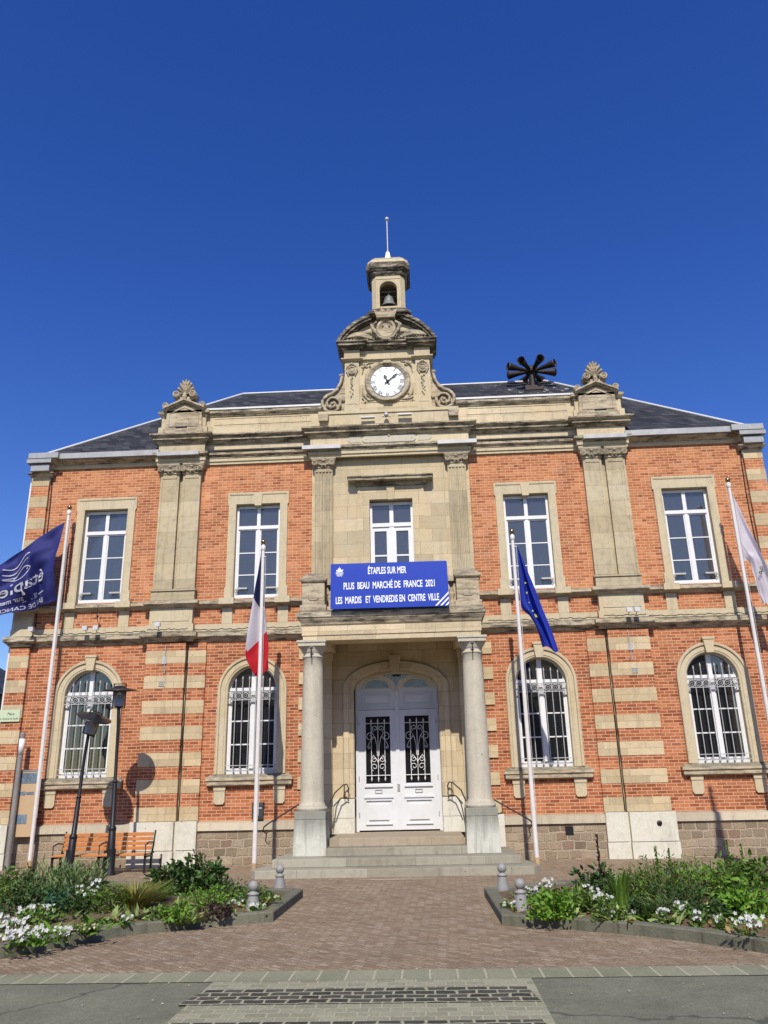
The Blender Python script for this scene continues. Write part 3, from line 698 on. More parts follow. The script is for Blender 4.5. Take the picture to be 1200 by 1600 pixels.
# ---- windows
def strip(mb, x0,x1,z0,z1,y0,y1): mb.box(x0,x1,y0,y1,z0,z1)
def upper_window(xc, key=True, curtain=0, stays=True):
    # stone surround
    m = MB(); ho, hi, zt, zb = .80, .575, 8.98, 6.135
    P = [(-ho,zb),(-hi,zb),(-hi,8.66),(hi,8.66),(hi,zb),(ho,zb),(ho,6.42),(ho-.03,6.46),(ho-.03,8.62),(ho,8.66),(ho,zt),(-ho,zt),(-ho,8.66),(-ho+.03,8.62),(-ho+.03,6.46),(-ho,6.42)]
    m.prism_xz([(xc+x,z) for x,z in P], -.045, .24)
    m.mould([(xc-ho+.05,-.045),(xc+ho-.05,-.045)], [(0,8.90),(.012,8.905),(.02,8.93),(.02,8.96),(0,8.965)])
    for a in (-1,1): m.box(xc+a*(hi+.025), xc+a*(hi+.035), -.052, -.04, 6.2, 8.70)
    if key: m.prism_xz([(xc-.12,zt-.02),(xc-.085,8.60),(xc+.085,8.60),(xc+.12,zt-.02)], -.075, .10)
    W = part(m, 'window', STONE)
    f = MB(); y0, y1 = .10, .16
    zb_, zt_ = 6.15, 8.64; w = hi-.004
    f.box(xc-w, xc-w+.055, y0, y1, zb_, zt_); f.box(xc+w-.055, xc+w, y0, y1, zb_, zt_)
    f.box(xc-w+.055, xc+w-.055, y0+.001, y1, zt_-.07, zt_); f.box(xc-w+.055, xc+w-.055, y0-.015, y1, zb_, zb_+.07)
    f.box(xc-w+.055, xc+w-.055, y0-.02, y1, 8.0, 8.09)
    f.box(xc-.042, xc+.042, y0-.008, y1, zb_+.07, 8.0); f.box(xc-.045, xc+.045, y0-.006, y1, 8.09, zt_-.07)
    for sx in (-1,1):   # sashes and glazing bars
        a, b = sorted((xc+sx*.042, xc+sx*(w-.055)))
        f.box(a, a+.03, y0+.012, y1, zb_+.07, 8.0); f.box(b-.03, b, y0+.012, y1, zb_+.07, 8.0)
        f.box(a+.03, b-.03, y0+.013, y1, zb_+.07, zb_+.12); f.box(a+.03, b-.03, y0+.013, y1, 7.965, 8.0)
        for z in (6.79, 7.37): f.box(a+.03, b-.03, y0+.02, y1-.01, z-.013, z+.013)
    f.build('window_frame', WHITE, W)
    g = MB(); g.box(xc-w+.03, xc+w-.03, .135, .143, zb_+.05, zt_-.04); g.build('pane', GLASSU, W)
    if stays:
        for sx in (-1,1):
            s = MB(); x = xc+sx*.50
            s.tube([(x+sx*.04,.09,6.42),(x,.04,6.42),(x,.02,6.36)], .012, 6); s.ring((x+sx*.02,.06,6.36), .03, .008, 10, 5)
            s.box(min(x,x-sx*.26), max(x,x-sx*.26), .03, .075, 6.405, 6.445)
            s.build('casement_stay', GRILLE, W)
    if curtain:
        c = MB()
        for side in ((1,) if curtain == 1 else (-1,) if curtain == 2 else (-1,1)):
            xs = [xc+side*(w-.03-(.34 if curtain < 3 else .2)*i/20) for i in range(21)]
            c.loft([[(x,.30+.03*sin(i*1.5),z) for i, x in enumerate(xs)] for z in (6.2,8.6)], True, caps=False, closed=False)
        c.build('curtain', CURT, W)
    return W
upper_window(-W2, False, 1); upper_window(-W1, True, 3); upper_window(W1, True, 1); upper_window(W2, False, 1)

def arch_window(xc, curtain=0):
    m = MB(); hi, ho, zb = .60, .84, 1.96; sp = GSP
    n = 24
    inn = arch_pts(xc, hi, sp, n); mid = arch_pts(xc, ho-.07, sp, n); out = arch_pts(xc, ho, sp, n); out2 = arch_pts(xc, ho-.045, sp, n)
    def run(prev): return prev
    # profile rings around the opening: (half width, y)
    prof = [(hi,.26),(hi,-.02),(hi+.015,-.035),(hi+.05,-.035),(hi+.055,-.05),(ho-.075,-.05),(ho-.06,-.085),(ho-.02,-.09),(ho,-.075),(ho,.01)]
    rings = []
    for r, y in prof:
        P = [(xc-r, y, zb)]+[(x, y, z) for x, z in arch_pts(xc, r, sp, n)]+[(xc+r, y, zb)]
        rings.append(P)
    m.loft(rings, False, caps=False, closed=False)
    # keystone
    m.prism_xz([(xc-.13,sp+ho+.10),(xc-.085,sp+hi-.015),(xc+.085,sp+hi-.015),(xc+.13,sp+ho+.10)], -.13, .06)
    m.box(xc-.145, xc+.145, -.145, -.0, sp+ho+.06, sp+ho+.11)
    W = part(m, 'window', STONE)
    s = MB(); s.mould([(xc-.90,.02),(xc-.90,-.03),(xc+.90,-.03),(xc+.90,.02)], [(-.02,1.70),(.06,1.70),(.09,1.72),(.09,1.80),(.12,1.82),(.12,1.88),(.02,1.955),(-.03,1.955)]); s.box(xc-.88,xc+.88,-.04,.26,1.76,1.95)
    s.build('sill', CARVED, W)
    for d in (-.70,.70):
        s = MB(); s.box(xc+d-.13,xc+d+.13,-.05,.0,1.36,1.60); s.box(xc+d-.14,xc+d+.14,-.065,.0,1.602,1.70); s.prism_xz([(xc+d-.13,1.36),(xc+d-.09,1.30),(xc+d+.09,1.30),(xc+d+.13,1.36)], -.05, 0)
        s.build('sill_bracket', STONE, W)
    f = MB(); y0, y1 = .10, .17; w = hi-.003
    def arc_strip(r0, r1, ya, yb, z):
        A = arch_pts(xc, r1, z, n); B = arch_pts(xc, r0, z, n)
        for k in range(n):
            a,b,c,d = A[k],A[k+1],B[k+1],B[k]
            f.add([(a[0],ya,a[1]),(b[0],ya,b[1]),(c[0],ya,c[1]),(d[0],ya,d[1]),(a[0],yb,a[1]),(b[0],yb,b[1]),(c[0],yb,c[1]),(d[0],yb,d[1])], [(0,1,2,3),(3,2,6,7),(0,4,5,1)])
    arc_strip(w-.05, w, y0, y1, sp+.03)
    f.box(xc-w, xc-w+.055, y0+.001, y1, 1.96, 3.88); f.box(xc+w-.055, xc+w, y0+.001, y1, 1.96, 3.88)
    f.box(xc-w, xc+w, y0-.012, y1, 3.88, 3.955)
    f.box(xc-.048, xc+.048, y0-.022, y1, 2.05, 3.88); f.box(xc-.055, xc+.055, y0-.005, y1, 3.955, sp+hi-.03)
    f.box(xc-.075, xc+.075, y0-.03, y1, 3.57, 3.63); f.box(xc-w+.002, xc-w+.08, y0-.02, y1, 3.57, 3.63); f.box(xc+w-.08, xc+w-.002, y0-.02, y1, 3.57, 3.63)
    f.box(xc-w+.055, xc+w-.055, y0-.003, y1, 1.96, 2.05)
    for sx in (-1,1):
        a, b = sorted((xc+sx*.048, xc+sx*(w-.055)))
        f.box(a, a+.028, y0+.012, y1, 2.05, 3.88); f.box(b-.028, b, y0+.012, y1, 2.05, 3.88); f.box(a+.028, b-.028, y0+.013, y1, 2.05, 2.09)
        for z in (2.63, 3.17): f.box(a+.03, b-.03, y0+.02, y1-.01, z-.015, z+.015)
    f.build('window_frame', WHITE, W)
    g = MB(); P = [(xc-w+.02,2.0)]+arch_pts(xc, w-.02, sp+.03, n)+[(xc+w-.02,2.0)]; g.prism_xz(P[::-1], .138, .146); g.build('pane', GLASS, W)
    # iron grille
    b = MB(); yg = -.005
    xs = [xc+(-.5+k/7.)*2*(hi-.02) for k in range(1,7)]
    for k, x in enumerate(xs):
        top = sp+math.sqrt(max(0,(hi-.02)**2-(x-xc)**2))-.10
        top = min(top, sp+.36)
        b.tube([(x,yg,2.0),(x,yg,top-.10)], .011, 6); b.tube([(x,yg,top-.10),(x,yg,top-.06),(x,yg,top)], [.011,.022,.002], 6)
        b.ring((x,yg-.001,2.09), .022, .006, 8, 4)
    for z in (3.66, 3.845, 2.03, 2.15): b.box(xc-hi+.002, xc+hi-.002, yg-.009, yg+.009, z-.009, z+.009)
    for k in range(7):
        x = xc+(-.5+(k+.5)/7.)*2*(hi-.02); b.ring((x,yg-.002,3.752), .070, .010, 14, 5); b.ring((x,yg-.002,3.752), .030, .006, 10, 4)
    b.build('grille', GRILLE, W)
    if curtain:
        c = MB(); c.loft([[(xc+w-.03-.2*i/12,.34+.03*sin(i*1.5),z) for i in range(13)] for z in (2.0,3.75)], True, caps=False, closed=False); c.build('curtain', CURT, W)
    return W
for x in (-W2,-W1,W1,W2): arch_window(x)

# ---- balcony window
m = MB(); hi = .555
m.prism_xz([(-.86,5.4),(-hi,5.4),(-hi,8.63),(hi,8.63),(hi,5.4),(.86,5.4),(.86,8.98),(-.86,8.98)], -.10, .22)
m.box(-.80,-.83,-.115,-.10,5.4,8.9); m.box(.80,.83,-.115,-.10,5.4,8.9); m.box(-.83,.83,-.114,-.10,8.90,8.93)
m.prism_xz([(-.11,8.97),(-.075,8.60),(.075,8.60),(.11,8.97)], -.15, .0)
BW = part(m, 'window', ASHLAR)
h = MB(); h.mould([(-.86,.0),(-.86,-.10),(.86,-.10),(.86,0)], [(-.05,8.985),(.02,8.99),(.05,9.03),(.08,9.05),(.08,9.09),(.22,9.10),(.22,9.16),(.25,9.18),(.25,9.21),(-.05,9.26)])
for k in range(28): x = -.82+1.64*k/27; h.box(x-.018,x+.018,-.20,-.12,9.045,9.093)
h.build('hood', CORN, BW)
f = MB(); w = hi-.003; y0, y1 = .08, .15
f.box(-w,-w+.055,y0,y1,5.5,8.60); f.box(w-.055,w,y0,y1,5.5,8.60); f.box(-w+.055,w-.055,y0+.001,y1,8.52,8.60)
f.box(-w+.055,w-.055,y0-.02,y1,7.93,8.03); f.box(-.06,.06,y0-.008,y1,5.5,7.93); f.box(-.05,.05,y0-.006,y1,8.03,8.52)
for sx in (-1,1):
    a, b = sorted((sx*.06, sx*(w-.055)))
    f.box(a,a+.05,y0+.01,y1,5.5,7.93); f.box(b-.075,b,y0+.01,y1,5.5,7.93); f.box(a+.05,b-.075,y0+.011,y1,7.82,7.93)
    for z in (7.17,6.52): f.box(a+.05,b-.075,y0+.02,y1-.01,z-.02,z+.02)
f.build('window_frame', WHITE, BW)
g = MB(); g.box(-w+.03,w-.03,.118,.126,5.5,8.55); g.build('pane', GLASSU, BW)

# ---- porch
pr = MB(); PP = [(-1.97,0),(-1.97,-1.90),(1.97,-1.90),(1.97,0)]
pr.mould(PP, [(-.55,4.70),(0,4.70),(0,4.81),(.02,4.815),(.02,5.02),(.05,5.05),(-.3,5.051)], caps=False); PE = part(pr, 'porch_entablature', FRIEZE)
pr = MB(); pr.mould(PP, [(-.3,5.052),(.03,5.055),(.045,5.09),(.075,5.13),(.10,5.17),(.105,5.20),(.13,5.21),(.13,5.31),(.05,5.37),(-.3,5.38)], caps=False); pr.build('porch_cornice', CORN, PE)
pr = MB(); pr.box(-1.6,1.6,-1.55,0,4.93,5.04); pr.box(-1.7,1.7,-1.65,-.04,5.05,5.375)
# beams inside face
pr.box(-1.43,1.43,-1.36,-1.34,4.70,4.93); pr.box(-1.43,-1.41,-1.34,-.04,4.70,4.93); pr.box(1.41,1.43,-1.34,-.04,4.70,4.93)
pr.build('porch_ceiling', ASHLAR, PE)
for sgn in (-1,1):
    xc, yc = sgn*1.76, -1.72
    c = MB(); prof = []
    for k in range(13):
        t = k/12; prof.append((.25-.037*t**1.5, 1.34+2.98*t))
    prof = [(.30,1.16),(.32,1.19),(.32,1.23),(.28,1.26),(.275,1.28),(.265,1.30)]+prof+[(.222,4.33),(.235,4.345),(.235,4.37),(.215,4.385),(.215,4.44),(.24,4.46),(.24,4.475),(.29,4.55),(.295,4.57)]
    c.lathe(prof, xc, yc, 32); c.box(xc-.305,xc+.305,yc-.305,yc+.305,4.57,4.695); c.box(xc-.325,xc+.325,yc-.325,yc+.325,4.65,4.698)
    cc = part(c, 'column', GREYST)
    s = MB(); s.box(xc-.012,xc+.012,yc-.34,yc-.30,4.30,4.53); s.box(xc-.04,xc+.04,yc-.345,yc-.32,4.50,4.53); s.build('bracket', IRON, cc)
    p = MB(); p.taper(xc-.345,xc+.345,-2.07,-1.37,.30,1.0,.022); p.box(xc-.325,xc+.325,-2.05,-1.39,1.0,1.16); part(p, 'pedestal', PEDE, bevel=.012)
    # respond pilaster on the wall
    r = MB(); a, b = sorted((sgn*1.52, sgn*1.96)); r.box(a,b,-.20,-.03,1.2,4.5); r.box(a-.03,b+.03,-.23,-.03,4.5,4.695); r.box(a-.04,b+.04,-.24,-.03,.62,1.2); part(r, 'respond', ASHLAR)
    # painted plinth return beside the pedestal
    r = MB(); a, b = sorted((sgn*1.58, sgn*2.36)); r.box(a,b,-.27,-.045,.0,.97); part(r, 'porch_plinth', PAINT)
    # balcony pedestals
    b_ = MB(); xo = sgn*1.74; yo = -1.68
    b_.box(xo-.30,xo+.30,yo-.28,yo+.28,5.36,5.50); b_.box(xo-.255,xo+.255,yo-.24,yo+.24,5.50,6.04)
    b_.prism_xz([(xo-.12,5.66),(xo-.08,5.61),(xo+.08,5.61),(xo+.12,5.66),(xo+.12,5.86),(xo+.08,5.91),(xo-.08,5.91),(xo-.12,5.86)], yo-.255, yo-.23)
    b_.mould([(xo-.255,yo+.24),(xo-.255,yo-.24),(xo+.255,yo-.24),(xo+.255,yo+.24),(xo-.255,yo+.24)], [(-.02,6.02),(.03,6.03),(.05,6.06),(.05,6.12),(-.02,6.14)])
    b_.box(xo-.25,xo+.25,yo-.235,yo+.235,6.12,6.17); b_.taper(xo-.25,xo+.25,yo-.235,yo+.235,6.17,6.26,.09)
    part(b_, 'balcony_pedestal', CARVED, bevel=.01)
# balustrade between pedestals and along the sides
b = MB()
b.box(-1.49,1.49,-1.80,-1.56,5.36,5.48); b.box(-1.49,1.49,-1.82,-1.54,5.98,6.10)
bal = [(.05,5.48),(.06,5.52),(.035,5.56),(.075,5.67),(.06,5.77),(.03,5.87),(.055,5.93),(.05,5.98)]
bb = MB()
for k in range(13): bb.lathe(bal, -1.38+2.76*k/12, -1.68, 10)
for sgn in (-1,1):
    x = sgn*1.74; b.box(x-.12,x+.12,-1.43,-.05,5.36,5.48); b.box(x-.14,x+.14,-1.43,-.05,5.98,6.10)
    for k in range(5): bb.lathe(bal, x, -1.28+.26*k, 10)
BA = part(b, 'balustrade', CARVED)
split_build(bb, 'baluster', CARVED, BA)

# ---- door surround and door
m = MB(); rings = []
for r, dz, y in ((0,0,.50),(0,0,-.06),(.03,.03,-.09),(.12,.10,-.09),(.13,.11,-.12),(.24,.2,-.12),(.27,.24,-.08),(.27,.24,-.03)):
    rings.append([(-DH-r,y,1.38)]+[(x,y,z) for x,z in arch_pts(0, DH+r, DS, 24, rz=DR+dz)]+[(DH+r,y,1.38)])
m.loft(rings, False, caps=False, closed=False)
m.prism_xz([(-.14,4.60),(-.10,4.22),(.10,4.22),(.14,4.60)], -.19, .0)
DSUR = part(m, 'door_surround', ASHLAR)
for sgn in (-1,1):
    d = MB(); a, b = sorted((sgn*1.0, sgn*1.50)); d.box(a,b,-.16,.5,.95,1.36); d.box(a+.004,b-.004,-.152,.5,.61,.945); d.build('dado_block', PAINT, DSUR, bevel=.006)
DY = .30
d = MB()
d.box(-DH+.002,-.93,DY-.02,DY+.08,.63,DS); d.box(.93,DH-.002,DY-.02,DY+.08,.63,DS)
d.box(-.93,.93,DY-.012,DY+.08,3.80,DS); d.box(-.93,.93,DY-.022,DY+.08,3.37,3.395)
d.box(-.045,.045,DY-.03,DY+.08,.66,3.80)
for sx in (-1,1):
    a, b = sorted((sx*.045, sx*.93)); c0, c1 = sorted((sx*.175, sx*.76))
    # transom panel
    d.box(a,b,DY,DY+.06,3.40,3.80); 
    for (q0,q1,q2,q3) in ((a+.10,b-.10,3.45,3.47),(a+.10,b-.10,3.73,3.75),(a+.10,a+.12,3.47,3.73),(b-.12,b-.10,3.47,3.73)): d.box(q0,q1,DY-.03,DY,q2,q3)
    d.box(a+.17,b-.17,DY-.025,DY,3.52,3.68)
    # leaf: stiles and rails around the glass
    d.box(a,c0,DY,DY+.06,.66,3.36); d.box(c1,b,DY,DY+.06,.66,3.36); d.box(c0,c1,DY+.001,DY+.06,3.21,3.36); d.box(c0,c1,DY+.001,DY+.06,.66,1.68)
    d.box(c0-.04,c1+.04,DY-.035,DY,1.60,1.645); d.box(c0-.05,c1+.05,DY-.03,DY,1.36,1.40)
    d.box(c0-.03,c0,DY-.012,DY,1.68,3.24); d.box(c1,c1+.03,DY-.012,DY,1.68,3.24); d.box(c0-.03,c1+.03,DY-.013,DY,3.21,3.24)
    
    for (q0,q1,q2,q3) in ((c0-.02,c1+.02,.78,.80),(c0-.02,c1+.02,1.30,1.32),(c0-.02,c0,.80,1.30),(c1,c1+.02,.80,1.30)): d.box(q0,q1,DY-.032,DY,q2,q3)
    d.box(c0+.06,c1-.06,DY-.028,DY,.88,1.22)
DOOR = part(d, 'door', DOORW)
for sx in (-1,1):
    l_ = MB(); xc = sx*.47
    l_.box(xc-.085,xc+.085,DY-.012,DY,1.46,1.475); l_.box(xc-.085,xc+.085,DY-.012,DY,1.53,1.545); l_.box(xc-.085,xc-.07,DY-.0121,DY,1.475,1.53); l_.box(xc+.07,xc+.085,DY-.0121,DY,1.475,1.53)
    l_.build('letter_slot', ZINC, DOOR)
    c0, c1 = sorted((sx*.175, sx*.76)); g = MB(); g.box(c0,c1,DY+.03,DY+.038,1.68,3.21); g.build('pane', GLASS, DOOR)
    # scrollwork grille
    s = MB(); y = DY-.005; xm = (c0+c1)/2
    def tb(pts, r=.0085): s.tube([(xm+px, y, pz) for px, pz in pts], r, 6)
    for px in (-.16,0,.16): tb([(px,1.74),(px,3.12)] if px else [(px,1.72),(px,3.16)], .009)
    for z in (1.86, 3.05): tb([(-.29,z),(.29,z)], .010)
    def spiral(cx, cz, r0, a0, turns, sgn, k=16): return [(cx+sgn*r0*(1-.75*i/k)*cos(a0+turns*2*pi*i/k), cz+r0*(1-.75*i/k)*sin(a0+turns*2*pi*i/k)) for i in range(k+1)]
    for g_ in (-1,1):
        tb([(g_*.02,2.30),(g_*.03,2.55),(g_*.07,2.72),(g_*.14,2.84)]+spiral(g_*.19,2.74,.10,1.9,-1.1,g_))
        tb(spiral(g_*.07,2.93,.075,-1.2,1.2,g_)); tb([(g_*.09,2.74),(g_*.20,2.62),(g_*.24,2.52)]+spiral(g_*.21,2.50,.035,0,-.8,g_,8))
        tb(spiral(g_*.09,2.05,.09,-1.2,1.2,g_)); tb(spiral(g_*.09,2.22,.07,1.2,-1.2,g_)); tb([(g_*.16,2.1),(g_*.17,2.2),(g_*.12,2.32),(g_*.02,2.2),(0,2.12)])
    for px in (-.16,0,.16):
        for z, q_ in ((3.10,1),(1.78,-1)): s.tube([(xm+px,y,z-.04*q_),(xm+px,y,z),(xm+px,y,z+.05*q_)], [.009,.022,.002], 6)
    s.build('scrollwork', WHITE, DOOR)
# lock plate, hinges
s = MB(); s.box(-.03,.03,DY-.045,DY-.03,1.50,1.66)
for z in (.95,1.75,3.0):
    for sx in (-1,1): s.box(sx*.925-.01,sx*.925+.01,DY-.028,DY-.02,z,z+.10)
split_build(s, 'door_hinge', ZINC, DOOR)
# arched fanlight
t = MB(); yt = DY-.01
outer = arch_pts(0, DH-.003, DS, 28, rz=DR-.003)
inner = arch_pts(0, DH-.07, DS, 28, rz=DR-.05)
for k in range(28):
    a,b,c,e = outer[k],outer[k+1],inner[k+1],inner[k]
    t.add([(p[0],yt,p[1]) for p in (a,b,c,e)]+[(p[0],yt+.09,p[1]) for p in (a,b,c,e)], [(0,1,2,3),(3,2,6,7),(0,4,5,1)])
for sx in (-1,1):   # two half-round lights with wide cream borders
    xc = sx*.475; A = arch_pts(xc, .475, DS, 20, rz=.345); B = arch_pts(xc, .30, DS+.03, 20, rz=.19); yy = yt+.012-.004*sx
    for k in range(20):
        a,b,c,e = A[k],A[k+1],B[k+1],B[k]
        t.add([(p[0],yy,p[1]) for p in (a,b,c,e)]+[(p[0],yy+.07,p[1]) for p in (a,b,c,e)], [(0,1,2,3),(3,2,6,7),(0,4,5,1)])
    t.box(xc-.475,xc+.475,yy+.003,yy+.07,DS-.002,DS+.03)
    C = arch_pts(xc, .335, DS+.02, 16, rz=.225); t.tube([(x,yy-.004,z) for x,z in C], .013, 6); C = arch_pts(xc, .45, DS+.0, 16, rz=.32); t.tube([(x,yy-.002,z) for x,z in C], .012, 6)
t.sphere((0,yt-.01,DS-.06),.045,10,8)
t.build('fanlight_frame', CREAMW, DOOR)
GLASSF = glass_mat('fanlight_glass', refl=2.4, dust=.03, tone=(.62,.82,1))
g = MB(); g.prism_xz(arch_pts(0, DH-.05, DS-.0, 24, rz=DR-.04)[::-1], yt+.05, yt+.058); g.build('pane', GLASSF, DOOR)

# ---- steps
s = MB()
s.prism_xy([(-2.78,-2.85),(-2.66,-3.06),(2.62,-3.06),(2.76,-2.85),(2.42,-.28),(-2.42,-.28)], -.03, .145); part(s, 'step', STEP, bevel=.012)
s = MB(); s.prism_xy([(-2.42,-2.62),(2.42,-2.62),(2.40,-.28),(-2.40,-.28)], .145, .30); part(s, 'step', STEP, bevel=.012)
s = MB(); s.box(-1.42,1.42,-2.18,-.05,.30,.455); part(s, 'step', STEP, bevel=.012)
s = MB(); s.box(-1.38,1.38,-1.86,.5,.455,.625); part(s, 'step', LAND, bevel=.012)
# ---- handrails
for sgn in (-1,1):
    h = MB()
    h.tube([(sgn*2.06,-1.5,1.30),(sgn*2.35,-1.52,1.13),(sgn*2.70,-1.55,.93),(sgn*2.80,-1.55,.86),(sgn*2.82,-1.55,.78),(sgn*2.76,-1.55,.73),(sgn*2.70,-1.55,.78)], .016, 8)
    h.tube([(sgn*2.22,-1.51,1.20),(sgn*2.22,-1.5,1.05),(sgn*2.1,-1.5,1.0)], .012, 6)
    h.tube([(sgn*2.74,-1.55,.74),(sgn*2.76,-1.55,.58),(sgn*2.70,-1.55,.52),(sgn*2.66,-1.55,.58)], .012, 6)
    part(h, 'handrail', RAIL)
    h = MB()
    h.tube([(sgn*1.50,-.75,1.28),(sgn*1.42,-.45,1.50),(sgn*1.25,-.30,1.66),(sgn*1.17,-.25,1.68),(sgn*1.13,-.24,1.60),(sgn*1.14,-.24,1.50)], .015, 8)
    h.tube([(sgn*1.44,-.5,1.22),(sgn*1.30,-.32,1.38),(sgn*1.17,-.26,1.40),(sgn*1.13,-.2,1.32)], .014, 8)
    h.tube([(sgn*1.22,-.28,1.66),(sgn*1.22,-.28,1.4)], .010, 6)
    part(h, 'handrail', RAIL)

# ---- acroteria over paired pilasters
for sgn in (-1,1):
    xc = sgn*5.52; m = MB()
    m.box(xc-.54,xc+.54,-.25,.35,10.69,10.80)
    m.prism_xz([(xc-.50,10.80),(xc+.50,10.80),(xc+.47,11.36),(xc,11.56),(xc-.47,11.36)], -.22, .32)
    # framed field
    fr = [(-.40,10.88),(.40,10.88),(.40,11.26),(0,11.44),(-.40,11.26)]
    for (a, b) in zip(fr, fr[1:]+fr[:1]): m.tube([(xc+a[0],-.225,a[1]),(xc+b[0],-.225,b[1])], .012, 5)
    # raking cornice
    for s_ in (-1,1):
        for (o1, y_, h_) in ((0,-.30,.05),(.045,-.345,.045)):
            P = [(xc+s_*.56,11.32+o1),(xc+s_*.56,11.32+o1+h_),(xc,11.58+o1+h_),(xc,11.58+o1)]
            m.prism_xz(P if s_ > 0 else P[::-1], y_+.001*s_, .36)
        m.add(*disc_geo(xc+s_*.50, -.33, -.1, 11.475, .085), True); m.ring((xc+s_*.50,-.335,11.475), .065, .018, 14, 6); m.ring((xc+s_*.50,-.335,11.475), .03, .014, 10, 5)
        m.add(*disc_geo(xc+s_*.225, -.33, .0, 11.80, .10), True); m.ring((xc+s_*.225,-.335,11.80), .078, .022, 14, 6); m.ring((xc+s_*.225,-.335,11.80), .032, .016, 10, 5)
        m.tube([(xc+s_*.16,-.25,11.64),(xc+s_*.22,-.27,11.70),(xc+s_*.30,-.28,11.80)], .03, 6)
    A_c = part(m, 'acroterion_pedestal', CARVED)
    # palmette shell: ribbed fan with scalloped edge, real depth
    sh = MB(); nr, na = 8, 54; ringsF = []; 
    for j in range(nr+1):
        t = j/nr; row = []
        for i in range(na+1):
            a = -1.75+3.5*i/na; rib = abs(sin((i/na)*9*pi)); rr = t*(.27+.025*rib)
            rr *= (1 if abs(a) < 1.2 else 1-.25*(abs(a)-1.2))
            row.append((xc+rr*sin(a)*.80, -.20-.13*t*(.45+.8*rib)+.10*t*t, 11.84+rr*cos(a)*1.45+.02))
        ringsF.append(row)
    sh.loft(ringsF, True, caps=False, closed=False)
    sh.loft([[ (x, y+.0, z) for x,y,z in ringsF[-1]], [(x, -.02, z) for x,y,z in ringsF[-1]]], True, caps=False, closed=False)
    sh.add([(x,-.02,z) for x,y,z in ringsF[-1]], [tuple(range(na+1))[::-1]])
    sh.box(xc-.16,xc+.16,-.26,.05,11.60,11.74)
    sh.tube([(xc,-.27,11.66),(xc,-.30,11.74),(xc,-.28,11.85)], [.05,.07,.03], 8)
    sh.build('shell', CARVED, A_c)
    l_ = MB(); l_.tube([(xc-.14,-.42,10.76),(xc+.16,-.42,10.765)], .028, 8); part(l_, 'floodlight_tube', IRON)

# ---- clock gable
G0 = .32
m = MB()
m.box(-1.82,1.82,-.30,.55,10.69,11.08); m.box(-1.86,1.86,-.33,.55,11.0,11.085)
GB = part(m, 'gable_base', STONE)
m = MB()
m.box(-1.16,1.16,-.20,.50,11.085,12.70)
# round recess frame around the clock
GY = -.20
m.box(-.72,.72,-.215,-.199,11.36,12.62)
GA = part(m, 'gable_wall', ASHLAR)
m = MB()
rings = []
for r, y in ((.47,-.20),(.475,-.235),(.50,-.26),(.53,-.262),(.545,-.29),(.585,-.295),(.60,-.27),(.62,-.255),(.62,-.21)):
    rings.append([(r*cos(2*pi*i/40), y, 11.95+r*sin(2*pi*i/40)) for i in range(40)])
m.loft(rings, True, caps=False)
for a in (90, 270):
    m.prism_xz([(x,z) for x,z in [(-.12,11.95+.56*sin(R(a))-.03),(.12,11.95+.56*sin(R(a))-.03),(.09,11.95+.56*sin(R(a))+.05),(-.09,11.95+.56*sin(R(a))+.05)]], -.33, -.25)
# spandrel leaves in the corners
rnd = random.Random(3)
for sx in (-1,1):
    for sz in (-1,1):
        cx, cz = sx*.58, 11.98+sz*.50
        for k in range(11):
            a = rnd.uniform(0,2*pi); r = rnd.uniform(.02,.13); px, pz = cx+r*cos(a)-sx*.0, cz+r*sin(a)*.9
            m.sphere((px,-.225,pz), rnd.uniform(.018,.035), 6, 5)
        m.tube([(cx+sx*.10,-.225,cz-sz*.28),(cx+sx*.08,-.235,cz-sz*.1),(cx-sx*.05,-.235,cz+sz*.06),(cx-sx*.22,-.225,cz+sz*.07)], [.012,.025,.025,.01], 6)
m.build('clock_surround', CARVED, GA)
# clock
CK = part(MB().lathe([(.001,0),(.47,0),(.47,.03),(.45,.035),(.001,.035)], 0,0,48, T=Matrix.Translation((0,-.203,11.95)) @ Matrix.Rotation(R(90),4,'X')), 'clock', plain('dial_white', (.80,.82,.84), .35, var=.03))
nm = MB()
for k, s_ in enumerate(['XII','I','II','III','IIII','V','VI','VII','VIII','IX','X','XI']):
    a = R(90-30*k); r = .335; wd = .034*len(s_)+.018*(s_.count('V')+s_.count('X'))
    rot = a-pi/2
    put_text(nm, s_, r*cos(a), 11.95+r*sin(a)-.0, wd, .12, -.2405, .018, rot)
nm.ring((0,-.2395,11.95), .455, .006, 48, 4); nm.build('numerals', IRON, CK)
def hand(ang, L, w, y):
    h = MB(); a = R(90-ang); T = Matrix.Translation((0,y,11.95)) @ Matrix.Rotation(-(a-pi/2), 4, 'Y')
    h.prism_xz([(-w*.5,-.10),(w*.5,-.10),(w*.4,L*.45),(w*1.1,L*.6),(0,L),(-w*1.1,L*.6),(-w*.4,L*.45)], 0, .006, T=T); return h
hand(336, .24, .05, -.256).build('hand', IRON, CK); hand(50, .38, .034, -.268).build('hand', IRON, CK)
h = MB(); h.sphere((0,-.262,11.95), .035, 10, 8); h.build('hub', IRON, CK)
